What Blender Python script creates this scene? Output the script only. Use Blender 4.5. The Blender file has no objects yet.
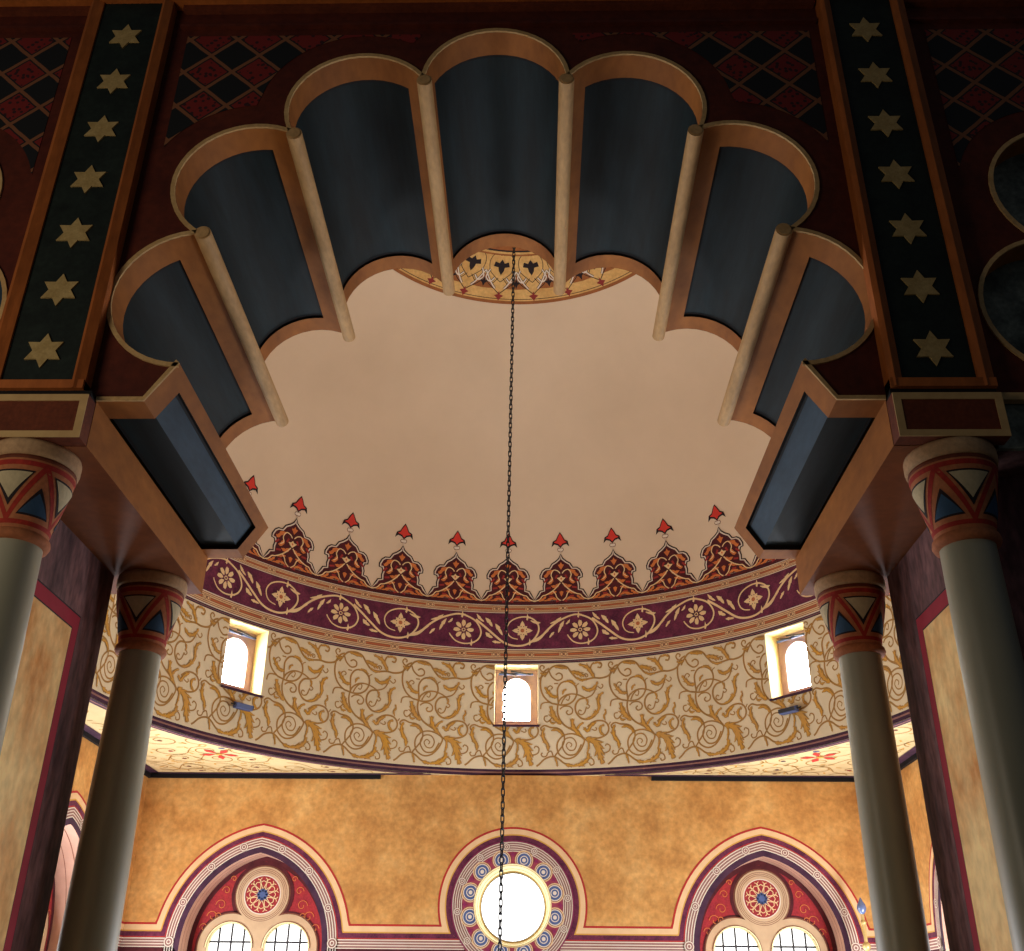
import bpy, math, random
import numpy as np
from mathutils import Vector, Matrix
from mathutils.geometry import tessellate_polygon
random.seed(7)
PI = math.pi
sc = bpy.context.scene
col = sc.collection

# ------------------------------------------------------------------ materials
def lin(c):
    return tuple(((v/255/12.92) if v/255 <= .04045 else ((v/255+.055)/1.055)**2.4) for v in c) + (1,)

def mat(name, c1, c2=None, rough=.8, scale=3., detail=6., bump=0., stretch=(1, 1, 1), spec=.3, lo=.35, hi=.65, metal=0., c3=None, fine=0.):
    m = bpy.data.materials.new(name); m.use_nodes = True
    nt = m.node_tree; b = nt.nodes['Principled BSDF']
    b.inputs['Roughness'].default_value = rough
    b.inputs['Specular IOR Level'].default_value = spec
    b.inputs['Metallic'].default_value = metal
    if c2 is None:
        b.inputs['Base Color'].default_value = lin(c1)
        if not bump: return m
    tc = nt.nodes.new('ShaderNodeTexCoord'); mp = nt.nodes.new('ShaderNodeMapping')
    mp.inputs['Scale'].default_value = stretch
    nt.links.new(tc.outputs['Object'], mp.inputs['Vector'])
    n = nt.nodes.new('ShaderNodeTexNoise'); n.inputs['Scale'].default_value = scale
    n.inputs['Detail'].default_value = detail; n.inputs['Roughness'].default_value = .62
    nt.links.new(mp.outputs[0], n.inputs['Vector'])
    if c2 is not None:
        r = nt.nodes.new('ShaderNodeValToRGB')
        r.color_ramp.elements[0].position = lo; r.color_ramp.elements[0].color = lin(c1)
        r.color_ramp.elements[1].position = hi; r.color_ramp.elements[1].color = lin(c2)
        if c3 is not None:
            e = r.color_ramp.elements.new((lo+hi)/2); e.color = lin(c3)
        nt.links.new(n.outputs['Fac'], r.inputs['Fac'])
        out = r.outputs['Color']
        if fine:
            n2 = nt.nodes.new('ShaderNodeTexNoise'); n2.inputs['Scale'].default_value = scale*7
            n2.inputs['Detail'].default_value = 4
            nt.links.new(mp.outputs[0], n2.inputs['Vector'])
            mr = nt.nodes.new('ShaderNodeMapRange')
            mr.inputs['From Min'].default_value = .3; mr.inputs['From Max'].default_value = .7
            mr.inputs['To Min'].default_value = 1-fine; mr.inputs['To Max'].default_value = 1+fine
            nt.links.new(n2.outputs['Fac'], mr.inputs['Value'])
            vm = nt.nodes.new('ShaderNodeVectorMath'); vm.operation = 'SCALE'
            nt.links.new(out, vm.inputs[0]); nt.links.new(mr.outputs[0], vm.inputs['Scale'])
            out = vm.outputs[0]
        nt.links.new(out, b.inputs['Base Color'])
    if bump:
        bp = nt.nodes.new('ShaderNodeBump'); bp.inputs['Strength'].default_value = bump
        bp.inputs['Distance'].default_value = .02
        nt.links.new(n.outputs['Fac'], bp.inputs['Height']); nt.links.new(bp.outputs[0], b.inputs['Normal'])
    return m

def emit(name, c, s):
    m = bpy.data.materials.new(name); m.use_nodes = True
    nt = m.node_tree; nt.nodes.clear()
    e = nt.nodes.new('ShaderNodeEmission'); o = nt.nodes.new('ShaderNodeOutputMaterial')
    e.inputs['Color'].default_value = lin(c); e.inputs['Strength'].default_value = s
    nt.links.new(e.outputs[0], o.inputs['Surface'])
    return m

M = {}
M['dome'] = mat('dome_plaster', (214, 190, 160), (222, 198, 168), scale=.5, rough=.9)
M['cream_wall'] = mat('cream_wallpaper_ground', (214, 196, 160), (226, 208, 172), scale=1.5, rough=.9)
M['vine'] = mat('vine_ochre_line', (158, 118, 66), (170, 124, 58), scale=2, rough=.85)
M['gold'] = mat('vine_gold_leaf', (196, 146, 74), (206, 150, 54), scale=2, rough=.8)
M['purple'] = mat('frieze_purple', (76, 26, 48), (112, 44, 68), scale=5, rough=.85, fine=.25)
M['darkpurple'] = mat('dark_purple_line', (52, 26, 46), (76, 44, 62), scale=5, rough=.85)
M['maroon'] = mat('maroon_ground', (66, 20, 24), (86, 30, 34), scale=6, rough=.85)
M['flower'] = mat('frieze_cream_vine', (226, 190, 138), (234, 202, 152), scale=3, rough=.85)
M['flower_dark'] = mat('flower_centre', (70, 26, 44))
M['orange'] = mat('orange_paint', (212, 124, 62), (196, 108, 56), scale=5)
M['brick'] = mat('brick_red_paint', (158, 50, 44), (142, 42, 38), scale=5)
M['tulip'] = mat('tulip_red', (206, 58, 46))
M['ink'] = mat('ink_black', (34, 22, 24))
M['white'] = mat('white_line', (222, 206, 186))
M['band'] = mat('band_cream', (216, 176, 128), (226, 188, 140), scale=4)
M['bandred'] = mat('band_rust', (172, 92, 58), (184, 102, 56), scale=4)
M['bandline'] = mat('band_brown_line', (120, 70, 50))
M['taupe'] = mat('interlace_taupe', (150, 104, 96), (138, 96, 84), scale=4)
M['ochre'] = mat('ochre_marbled_wall', (166, 110, 52), (216, 170, 104), scale=2.0, detail=12, rough=.8, c3=(198, 144, 78), lo=.25, hi=.75, fine=.16)
M['red'] = mat('red_line', (176, 44, 36), (164, 40, 40), scale=3)
M['rose'] = mat('rose_plaster', (206, 162, 140), (190, 146, 124), scale=2)
M['crimson'] = mat('crimson_field', (160, 44, 44), (142, 36, 46), scale=5, fine=.2)
M['stone'] = mat('cream_stone', (204, 172, 134), (190, 158, 122), scale=3)
M['yellowcream'] = mat('pale_yellow_plaster', (246, 232, 178), (238, 220, 160), scale=2)
M['blue'] = mat('blue_paint', (66, 82, 124), (82, 98, 140), scale=4)
M['magenta'] = mat('magenta_paint', (138, 40, 84))
M['pinkframe'] = mat('window_frame_mauve', (186, 156, 154), (172, 142, 142), scale=4)
M['metal'] = mat('dark_bar_metal', (52, 50, 54), rough=.5)
M['chain'] = mat('chain_steel', (44, 46, 52), rough=.32, metal=.9, spec=.5)
M['facewall'] = mat('dark_red_brown_wall', (72, 24, 12), (92, 36, 18), scale=2.5, rough=.75, fine=.2)
M['soffit'] = mat('orange_brown_soffit', (136, 82, 36), (164, 102, 46), scale=2.2, rough=.75, fine=.12, stretch=(1, .5, 1), spec=.2)
M['rod'] = mat('tan_rod_paint', (186, 146, 94), (204, 164, 112), scale=6, rough=.7, stretch=(1, .3, 1), fine=.12)
M['panel'] = mat('deep_teal_panel', (6, 13, 14), (25, 42, 47), scale=2.2, rough=.7, stretch=(3, .35, 3), spec=.18, lo=.3, hi=.75, fine=.15)
M['panelB'] = mat('lit_panel_and_infill_blue', (36, 56, 72), (50, 72, 90), scale=2.2, rough=.7, stretch=(2, .5, 2), fine=.12, spec=.2)  # lighter copy of the panel blue with drum light painted in; also an infill colour
M['black'] = mat('black_paint', (14, 10, 12))
M['starband'] = mat('pilaster_blackish_green', (16, 24, 20), (28, 38, 32), scale=5, rough=.7, fine=.25)
M['star'] = mat('star_dull_gold', (160, 134, 82), (184, 158, 104), scale=12, rough=.7, fine=.12)
M['mould'] = mat('moulding_orange_brown', (176, 98, 42), (150, 80, 32), scale=4, rough=.65, stretch=(1, 1, .3), fine=.15)
M['impost'] = mat('impost_red_brown', (92, 40, 20), (112, 52, 26), scale=5, rough=.75, fine=.2)
M['underside'] = mat('underside_brown', (120, 66, 32), (134, 76, 38), scale=2.5, rough=.75, fine=.1)
M['creamtrim'] = mat('cream_trim', (200, 166, 112), (184, 150, 100), scale=8)
M['corner'] = mat('corner_cream', (206, 180, 128), (216, 192, 142), scale=2)
M['rosepink'] = mat('rose_pink_field', (160, 66, 84), (148, 56, 74), scale=5)
M['rimcream'] = mat('rim_cream', (206, 170, 116), (190, 152, 98), scale=7, fine=.12)
M['marble'] = mat('grey_marbled_plaster', (70, 76, 68), (124, 130, 116), scale=5, rough=.6, fine=.3)
M['pier'] = mat('pier_dark_plum', (58, 34, 36), (132, 92, 90), scale=3.5, detail=10, rough=.8, stretch=(1, 1, .35), lo=.3, hi=.75, fine=.4)
M['pieryellow'] = mat('pier_yellow_marbling', (206, 132, 56), (250, 214, 146), scale=2.2, detail=10, rough=.75, stretch=(1, 1, .7), lo=.3, hi=.6, fine=.14)
M['pierred'] = mat('pier_red_border', (140, 26, 42), (156, 34, 52), scale=3)
M['shaft'] = mat('column_grey_green', (146, 144, 122), (162, 158, 136), scale=2, rough=.38, stretch=(1, 1, .3), spec=.5)
M['capring'] = mat('capital_tan', (186, 150, 110), (168, 132, 96), scale=6, fine=.15)
M['caporange'] = mat('capital_orange', (176, 108, 68), (164, 96, 60), scale=6, fine=.15)
M['capred'] = mat('capital_red', (160, 44, 28), (146, 36, 30), scale=6, fine=.15)
M['capcream'] = mat('capital_cream', (188, 172, 136), (172, 158, 124), scale=6, fine=.1)
M['capblue'] = mat('capital_blue', (44, 70, 96), (54, 84, 112), scale=6)
M['glass_bright'] = emit('daylit_window_glass', (255, 253, 248), 3)
M['glass_drum'] = emit('daylit_drum_glass', (255, 253, 250), 34)
M['floorm'] = mat('grey_stone_floor', (112, 108, 104), (134, 130, 124), scale=1.5, rough=.5)
M['medal'] = mat('medallion_gold', (200, 154, 88), (220, 178, 110), scale=3, fine=.12)
M['medalbrown'] = mat('medallion_brown', (158, 96, 48), (140, 82, 40), scale=5)
M['medalred'] = mat('medallion_red', (140, 48, 42))
M['fixture'] = mat('fixture_blue_grey', (78, 90, 130), rough=.5)
M['brass'] = mat('pale_brass', (206, 178, 116), (190, 158, 96), scale=8, rough=.35, metal=.3)
M['crystal'] = mat('blue_grey_glass', (96, 112, 150), rough=.15, spec=.8)

def lattice_material():
    m = bpy.data.materials.new('diamond_lattice'); m.use_nodes = True
    nt = m.node_tree; b = nt.nodes['Principled BSDF']; b.inputs['Roughness'].default_value = .75
    N = nt.nodes.new; L = nt.links.new
    def math_(op, a, c=None, v=None):
        n = N('ShaderNodeMath'); n.operation = op
        if isinstance(a, (int, float)): n.inputs[0].default_value = a
        else: L(a, n.inputs[0])
        if c is not None:
            if isinstance(c, (int, float)): n.inputs[1].default_value = c
            else: L(c, n.inputs[1])
        return n.outputs[0]
    tc = N('ShaderNodeTexCoord'); s = N('ShaderNodeSeparateXYZ'); L(tc.outputs['Object'], s.inputs[0])
    nz = N('ShaderNodeTexNoise'); nz.inputs['Scale'].default_value = 9; L(tc.outputs['Object'], nz.inputs['Vector'])
    wob = math_('MULTIPLY', math_('SUBTRACT', nz.outputs['Fac'], .5), .05)
    px = math_('ADD', math_('DIVIDE', s.outputs['X'], .333), wob)
    pz = math_('DIVIDE', s.outputs['Z'], .315)
    a = math_('ADD', px, pz); c = math_('SUBTRACT', px, pz)
    ra = math_('ROUND', a); rc = math_('ROUND', c)
    par = math_('PINGPONG', math_('ADD', ra, rc), 1)          # 0 red, 1 black
    da = math_('ABSOLUTE', math_('SUBTRACT', a, ra)); dc = math_('ABSOLUTE', math_('SUBTRACT', c, rc))
    mx = math_('MAXIMUM', da, dc)
    line = math_('GREATER_THAN', mx, .445)
    edge = math_('GREATER_THAN', mx, .40)
    vor = N('ShaderNodeTexVoronoi'); vor.inputs['Scale'].default_value = 26; L(tc.outputs['Object'], vor.inputs['Vector'])
    dots = math_('LESS_THAN', vor.outputs['Distance'], .34)
    def mix(f, A, B):
        n = N('ShaderNodeMix'); n.data_type = 'RGBA'; L(f, n.inputs['Factor'])
        for k, v in ((6, A), (7, B)):
            if isinstance(v, tuple): n.inputs[k].default_value = v
            else: L(v, n.inputs[k])
        return n.outputs[2]
    redd = mix(dots, lin((120, 22, 14)), lin((52, 10, 10)))
    cell = mix(par, redd, lin((10, 11, 12)))
    cell = mix(edge, cell, lin((12, 10, 10)))
    out = mix(line, cell, lin((128, 78, 46)))
    L(out, b.inputs['Base Color'])
    return m
M['lattice'] = lattice_material()

# ------------------------------------------------------------------ builders
def tag(o, label=None, cat=None, group=None, kind=None):
    if label: o['label'] = label
    if cat: o['category'] = cat
    if group: o['group'] = group
    if kind: o['kind'] = kind
    return o

def empty(name, loc=(0, 0, 0)):
    o = bpy.data.objects.new(name, None); col.objects.link(o); o.location = loc
    o.empty_display_size = .1
    return o

class MB:
    def __init__(s): s.v = []; s.f = []; s.m = []; s.mats = []; s.smooth = []
    def mi(s, name):
        if name not in s.mats: s.mats.append(name)
        return s.mats.index(name)
    def face(s, pts, m, smooth=False):
        n = len(s.v); s.v += [tuple(p) for p in pts]; s.f.append(list(range(n, n+len(pts)))); s.m.append(s.mi(m)); s.smooth.append(smooth)
    def grid(s, P, m, closed=False, smooth=True, skip=None, mfun=None):
        """P[i][j] points; faces between"""
        n = len(s.v); a = len(P); b = len(P[0])
        for r in P: s.v += [tuple(p) for p in r]
        for i in range(a-1):
            for j in range(b if closed else b-1):
                if skip and skip(i, j): continue
                j2 = (j+1) % b
                s.f.append([n+i*b+j, n+i*b+j2, n+(i+1)*b+j2, n+(i+1)*b+j]); s.m.append(s.mi(mfun(i, j) if mfun else m)); s.smooth.append(smooth)
    def box(s, x0, x1, y0, y1, z0, z1, m, skip=''):
        c = [(x0, y0, z0), (x1, y0, z0), (x1, y1, z0), (x0, y1, z0), (x0, y0, z1), (x1, y0, z1), (x1, y1, z1), (x0, y1, z1)]
        n = len(s.v); s.v += c
        for k, q in (('b', (3, 2, 1, 0)), ('t', (4, 5, 6, 7)), ('f', (0, 1, 5, 4)), ('k', (2, 3, 7, 6)), ('l', (3, 0, 4, 7)), ('r', (1, 2, 6, 5))):
            if k in skip: continue
            s.f.append([n+i for i in q]); s.m.append(s.mi(m)); s.smooth.append(False)
    def lathe(s, prof, cx, cy, m, n=40, mfun=None):
        P = [[(cx+r*math.sin(2*PI*j/n), cy-r*math.cos(2*PI*j/n), z) for j in range(n)] for r, z in prof]
        s.grid(P, m, closed=True, mfun=mfun)
    def tube(s, pts, r, m, n=10, cap=True, closed=False):
        pts = [Vector(p) for p in pts]; R_ = []
        k = len(pts)
        for i, p in enumerate(pts):
            if closed: t = pts[(i+1) % k]-pts[i-1]
            else: t = pts[min(i+1, k-1)]-pts[max(i-1, 0)]
            t.normalize()
            ref = Vector((0, 0, 1)) if abs(t.z) < .9 else Vector((1, 0, 0))
            if closed: ref = Vector((0, 1, 0)) if abs(t.y) < .9 else Vector((1, 0, 0))
            a = t.cross(ref).normalized(); b = t.cross(a)
            R_.append([p+a*r*math.cos(2*PI*j/n)+b*r*math.sin(2*PI*j/n) for j in range(n)])
        if closed: R_.append(R_[0])
        s.grid(R_, m, closed=True)
        if cap and not closed:
            s.face(R_[0], m); s.face(R_[-1][::-1], m)
    def tess(s, loops, m, f):
        """loops of 2D pts -> f(u,v) world"""
        L3 = [[Vector((a, b, 0)) for a, b in lp] for lp in loops]
        flat = [p for lp in loops for p in lp]
        n = len(s.v); s.v += [tuple(f(a, b)) for a, b in flat]
        for t in tessellate_polygon(L3):
            s.f.append([n+i for i in t]); s.m.append(s.mi(m)); s.smooth.append(False)
    def build(s, name, parent=None, loc=None, orient=None):
        me = bpy.data.meshes.new(name); vs = s.v
        if loc: vs = [(x-loc[0], y-loc[1], z-loc[2]) for x, y, z in vs]
        me.from_pydata(vs, [], s.f); me.update()
        for k in s.mats: me.materials.append(M[k])
        me.polygons.foreach_set('material_index', s.m); me.polygons.foreach_set('use_smooth', s.smooth)
        o = bpy.data.objects.new(name, me); col.objects.link(o)
        if loc: o.location = loc
        if parent: o.parent = parent
        return o

def catmull(pts, sub=6):
    if len(pts) < 3: return list(pts)
    P = [pts[0]]+list(pts)+[pts[-1]]; out = []
    for i in range(1, len(P)-2):
        p0, p1, p2, p3 = P[i-1], P[i], P[i+1], P[i+2]
        for k in range(sub):
            t = k/sub
            out.append(tuple(.5*((2*b)+(-a+c)*t+(2*a-5*b+4*c-d)*t*t+(-a+3*b-3*c+d)*t**3) for a, b, c, d in zip(p0, p1, p2, p3)))
    out.append(tuple(pts[-1])); return out

class Paint:
    """flat painted ornament: 2D shapes in (u,v), laid on a surface by mp(u,v,h)"""
    def __init__(s, mp, ok=None, step=.003, lim=0): s.mb = MB(); s.mp = mp; s.ok = ok; s.T = lambda u, v: (u, v); s.step = step; s.lim = lim
    def poly(s, pts, m, lay=1, raw=False):
        q = pts if raw else [s.T(*p) for p in pts]
        if s.ok and not all(s.ok(u, v) for u, v in q): return
        L3 = [[Vector((a, b, 0)) for a, b in q]]; h = lay*s.step; lim = s.lim
        if not lim: s.mb.tess([q], m, lambda a, b: s.mp(a, b, h)); return
        st = [tuple(q[i] for i in t) for t in tessellate_polygon(L3)]
        while st:
            t = st.pop(); W = [Vector(s.mp(u, v, h)) for u, v in t]
            l = [(W[i]-W[(i+1) % 3]).length for i in range(3)]; k = l.index(max(l))
            if l[k] <= lim: s.mb.face(W, m); continue
            a, b, c = t[k], t[(k+1) % 3], t[(k+2) % 3]; mdp = ((a[0]+b[0])/2, (a[1]+b[1])/2)
            st += [(a, mdp, c), (mdp, b, c)]
    def strip(s, A, B, m, lay=1, raw=False, closed=False):
        A = A if raw else [s.T(*p) for p in A]; B = B if raw else [s.T(*p) for p in B]
        n = len(A)
        for i in range(n if closed else n-1):
            j = (i+1) % n
            q = [A[i], A[j], B[j], B[i]]
            if s.ok and not all(s.ok(u, v) for u, v in q): continue
            s.mb.face([s.mp(u, v, lay*s.step) for u, v in q], m)
    def stroke(s, pts, w, m, lay=1, w1=None, sub=6, prof=None, smooth=True):
        """w in metres after transform"""
        P = catmull(pts, sub) if smooth else list(pts)
        P = [s.T(*p) for p in P]; A = []; B = []; n = len(P)
        for i, p in enumerate(P):
            a = P[max(i-1, 0)]; b = P[min(i+1, n-1)]
            dx, dy = b[0]-a[0], b[1]-a[1]; l = math.hypot(dx, dy) or 1
            t = i/(n-1)
            if prof: ww = (prof(t)*w, prof(t)*w)
            else:
                k = w+(w1-w)*t if w1 is not None else w
                ww = (k/2, k/2)
            A.append((p[0]-dy/l*ww[0], p[1]+dx/l*ww[0])); B.append((p[0]+dy/l*ww[1], p[1]-dx/l*ww[1]))
        s.strip(A, B, m, lay, raw=True)
    def leaf(s, pts, w, lobes=4, lay=2, m1='vine', m2='gold'):
        """acanthus leaf: tapering spine with curled side lobes, ochre edge and gold body"""
        P = [s.T(*p) for p in catmull(pts, 8)]; n = len(P); T0 = s.T; s.T = lambda u, v: (u, v)
        bell = lambda t: max(.05, math.sin(PI*min(1, t*.9+.08)))**.7
        for k, m, lay_ in ((1., m1, lay), (.52, m2, lay+1)):
            s.stroke(P, w*.33*k, m, lay_, prof=lambda t: bell(t), smooth=False)
            for q in range(lobes):
                t = (q+.5)/lobes; i = int(t*(n-1)); a = P[max(i-1, 0)]; b = P[min(i+1, n-1)]
                dx, dy = b[0]-a[0], b[1]-a[1]; l = math.hypot(dx, dy) or 1; dx /= l; dy /= l
                for sd in (-1, 1):
                    L = w*.60*bell(t)*(1 if (q+sd) % 2 else .8); nx, ny = -dy*sd, dx*sd; p = P[i]
                    pp = [(p[0]-dx*L*.25, p[1]-dy*L*.25), (p[0]+dx*L*.25+nx*L*.45, p[1]+dy*L*.25+ny*L*.45), (p[0]+dx*L*.8+nx*L*.72, p[1]+dy*L*.8+ny*L*.72), (p[0]+dx*L*1.0+nx*L*.98, p[1]+dy*L*1.0+ny*L*.98)]
                    s.stroke(pp, w*.37*k, m, lay_, prof=lambda t: .5*(1-t*.85), sub=3)
        s.T = T0
    def disc(s, c, r, m, lay=1, n=20, raw=False):
        c = c if raw else s.T(*c)
        s.poly([(c[0]+r*math.cos(2*PI*k/n), c[1]+r*math.sin(2*PI*k/n)) for k in range(n)], m, lay, raw=True)
    def ring(s, c, r0, r1, m, lay=1, n=28, raw=False, a0=0, a1=2*PI):
        c = c if raw else s.T(*c)
        f = lambda r: [(c[0]+r*math.cos(a0+(a1-a0)*k/n), c[1]+r*math.sin(a0+(a1-a0)*k/n)) for k in range(n+1)]
        s.strip(f(r0), f(r1), m, lay, raw=True)
    def build(s, name, parent): return s.mb.build(name, parent)

# ------------------------------------------------------------------ key dimensions (metres)
YF, YBK = 5.0, 7.26           # front and back plane of the arcade
PITCH = 5.13
HC, AR = 5.40, 1.84           # height of the scalloped arch centre, radius of its cusps
CD = AR*math.cos(math.radians(15)); CR = AR*math.sin(math.radians(15))
ZA = 4.38                     # top of the capitals
YC, RD, ZR = 12.37, 5.45, 5.2  # dome axis, drum radius, height of the drum's ring
ZD = 8.3                      # springing of the dome
YB = 17.76                    # back wall
XL, XR = -6.2, 6.02

# ------------------------------------------------------------------ arcade
def cusp(k):                  # k 0..3 cusps from the top on the right side
    a = math.radians(15+30*k); return (AR*math.sin(a), HC+AR*math.cos(a))
def foil(j, n=18, off=0.):    # foil j (-3..3), going clockwise (left to right)
    th = math.radians(30*j); cx, cz = CD*math.sin(th), HC+CD*math.cos(th)
    out = []
    for i in range(n+1):
        a = PI-PI*i/n         # local angle, 180..0
        lx, lz = (CR+off)*math.cos(a), (CR+off)*math.sin(a)
        out.append((cx+lx*math.cos(th)+lz*math.sin(th), cz-lx*math.sin(th)+lz*math.cos(th)))
    return out
P1 = (1.94, 4.67); P2 = (2.21, 4.67); P3 = (2.21, ZA)
def scallop():
    pts = [(-P3[0], P3[1]), (-P2[0], P2[1]), (-P1[0], P1[1])]
    for j in range(-3, 4):
        f = foil(j); pts += f if j == -3 else f[1:]
    pts += [P1, P2, P3]
    return pts

def arch_bay(cx, blind):
    global HC
    HC = 5.40-(.09 if blind else 0)
    root = empty('multifoil_arch', (cx, YF, 0))
    def B(mb, name): return mb.build(name, root, None)
    def shift(mb): mb.v = [(x, y-YF, z) for x, y, z in mb.v]; return mb
    # front face
    prof = scallop()
    xl, xr = (-2.3, 2.3) if cx == 0 else ((-PITCH+2.787, 2.5) if cx > 0 else (-2.5, PITCH+.03-2.842))
    if blind: prof = [(p[0], max(p[1], 4.66)) for p in prof if p[1] > 4.5]
    zb = ZA if not blind else 4.66
    mb = MB()
    mb.tess([prof+[(xr, zb), (xr, 7.9), (xl, 7.9), (xl, zb)]] if not blind else [[(xl, zb), (-2.0, zb)]+prof[2:-2]+[(2.0, zb), (xr, zb), (xr, 7.9), (xl, 7.9)]], 'facewall', lambda a, b: (a, YF, b))
    if not blind: mb.tess([[(-2.3, zb)]+prof+[(2.3, zb), (2.3, 7.9), (-2.3, 7.9)]], 'facewall', lambda a, b: (a, YBK, b))
    B(shift(mb), 'arch_face')
    yb = YBK if not blind else YF+.17
    # soffit of the seven foils with sunk blue panels
    sf = MB(); PAN = []
    for j in range(-3, 4):
        n = 22; f = foil(j, n); th = math.radians(30*j); c = (CD*math.sin(th), HC+CD*math.cos(th))
        ys = [YF, YF+.19, yb-.17, yb] if not blind else [YF, yb]
        lo, hi = 3, n-3
        sf.grid([[(p[0], y, p[1]) for p in f] for y in ys], 'soffit', skip=(lambda i, q: i == 1 and lo <= q < hi) if not blind else None)
        if not blind:
            pm = MB(); fo = foil(j, n, .018)[lo:hi+1]; fi = f[lo:hi+1]
            fb = foil(j, n, .017)
            y0, y1 = ys[1], ys[2]
            pm.grid([[(p[0], y, p[1]) for p in fo] for y in (y0, y1)], 'panel')
            for y in (y0, y1): pm.grid([[(p[0], y, p[1]) for p in fi], [(p[0], y, p[1]) for p in fo]], 'black')
            for q in (0, -1): pm.face([(fi[q][0], y0, fi[q][1]), (fi[q][0], y1, fi[q][1]), (fo[q][0], y1, fo[q][1]), (fo[q][0], y0, fo[q][1])], 'black')
            # painted black outline just inside the edge
            ins = foil(j, n, .016)[lo:hi+1]
            for y in (y0, y1):
                yy = y+.035*(1 if y == y0 else -1)
                pm.grid([[(p[0], y, p[1]) for p in ins], [(p[0], yy, p[1]) for p in ins]], 'black')
            ins2 = foil(j, n*4, .016)
            for a_, b_ in ((lo*4, lo*4+1), (hi*4-1, hi*4)):
                pm.grid([[(p[0], y, p[1]) for p in ins2[a_:b_+1]] for y in (y0, y1)], 'black')
            PAN.append(B(shift(pm), 'blue_panel'))
    if not blind:
        # end blocks: slanted face, flat face, upright face
        for s in (-1, 1):
            c3 = cusp(3); y0, y1 = YF+.19, yb-.17
            def at(t): return (s*(c3[0]+(P1[0]-c3[0])*t), c3[1]+(P1[1]-c3[1])*t)
            a, b_, cc, d, e = at(0), at(.3), at(1), (s*P2[0], P2[1]), (s*P3[0], P3[1])
            for y00, y11 in ((YF, y0), (y1, yb)):
                sf.face([(a[0], y00, a[1]), (a[0], y11, a[1]), (cc[0], y11, cc[1]), (cc[0], y00, cc[1])], 'soffit')
                sf.face([(cc[0], y00, cc[1]), (cc[0], y11, cc[1]), (d[0], y11, d[1]), (d[0], y00, d[1])], 'soffit')
            sf.face([(a[0], y0, a[1]), (a[0], y1, a[1]), (b_[0], y1, b_[1]), (b_[0], y0, b_[1])], 'soffit')
            sf.face([(d[0], YF, d[1]), (d[0], yb, d[1]), (e[0], yb, e[1]), (e[0], YF, e[1])], 'soffit')
            pm = MB(); dz = .03
            nx, nz = s*.0255, .0158     # sink direction of the slanted face
            b2 = (b_[0]+nx, b_[1]+nz); c2 = (cc[0]+s*.012, cc[1]+dz); d2 = (d[0], d[1]+dz)
            pm.face([(b2[0], y0, b2[1]), (b2[0], y1, b2[1]), (c2[0], y1, c2[1]), (c2[0], y0, c2[1])], 'panelB')  # slanted panel coloured lighter, as if lit from the drum
            pm.face([(c2[0], y0, c2[1]), (c2[0], y1, c2[1]), (d2[0], y1, d2[1]), (d2[0], y0, d2[1])], 'panel')
            pm.face([(b_[0], y0, b_[1]), (b_[0], y1, b_[1]), (b2[0], y1, b2[1]), (b2[0], y0, b2[1])], 'black')
            for y in (y0, y1):
                pm.face([(b_[0], y, b_[1]), (cc[0], y, cc[1]), (c2[0], y, c2[1]), (b2[0], y, b2[1])], 'black')
                pm.face([(cc[0], y, cc[1]), (d[0], y, d[1]), (d2[0], y, d2[1]), (c2[0], y, c2[1])], 'black')
            # black outline strips
            t = .022; e_ = .002
            def ln(A, B2, ya, yb_): pm.face([(A[0], ya, A[1]-e_), (A[0], yb_, A[1]-e_), (B2[0], yb_, B2[1]-e_), (B2[0], ya, B2[1]-e_)], 'black')
            for ya, yb_ in ((y0, y0+t), (y1-t, y1)):
                ln(b2, c2, ya, yb_); ln(c2, d2, ya, yb_)
            q = (b2[0]+(c2[0]-b2[0])*.09, b2[1]+(c2[1]-b2[1])*.09); ln(b2, q, y0, y1)
            q = (d2[0]-s*t, d2[1]); ln(q, d2, y0, y1)
            PAN.append(B(shift(pm), 'blue_panel'))
    so = B(shift(sf), 'soffit')
    for o in PAN: o.parent = so
    if not blind:
        for s in (-1, 1):
            us = MB(); us.face([(s*2.21, YF, ZA), (s*2.742, YF, ZA), (s*2.742, YBK, ZA), (s*2.21, YBK, ZA)], 'underside'); B(shift(us), 'underside')
    # rods on the cusps
    if not blind:
        for s in (-1, 1):
            for k in range(3):
                c = cusp(k); a = math.radians(15+30*k)
                r = .052; x, z = s*(c[0]+.004*math.sin(a)), c[1]+.004*math.cos(a)
                rm = MB()
                rm.tube([(x, YF-.014, z), (x, YF+.0, z), (x, yb+.02, z)], r, 'rod', n=16)
                rm.tube([(x, YF-.02, z), (x, YF-.014, z)], r*.8, 'rod', n=16)
                B(shift(rm), 'cusp_rod')
    # cream rim round the scallops
    rim = MB(); w = .027; dp = .014
    segs = [(foil(j, 22), foil(j, 22, w)) for j in range(-3, 4)]
    if not blind:
        for s in (-1, 1):
            c3 = cusp(3)
            I = [(s*c3[0], c3[1]), (s*P1[0], P1[1]), (s*P2[0], P2[1])]
            O = [(s*(c3[0]+.02), c3[1]+.02), (s*(P1[0]+.008), P1[1]+.025), (s*P2[0], P2[1]+.025)]
            segs.append((I, O))
    for I, O in segs:
        A = [(p[0], YF, p[1]) for p in I]; A2 = [(p[0], YF-dp, p[1]) for p in I]
        C_ = [(p[0], YF-dp, p[1]) for p in O]; D_ = [(p[0], YF, p[1]) for p in O]
        rim.grid([A, A2], 'rimcream', smooth=True); rim.grid([A2, C_], 'rimcream', smooth=False); rim.grid([C_, D_], 'rimcream', smooth=True)
    B(shift(rim), 'cream_rim')
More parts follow.
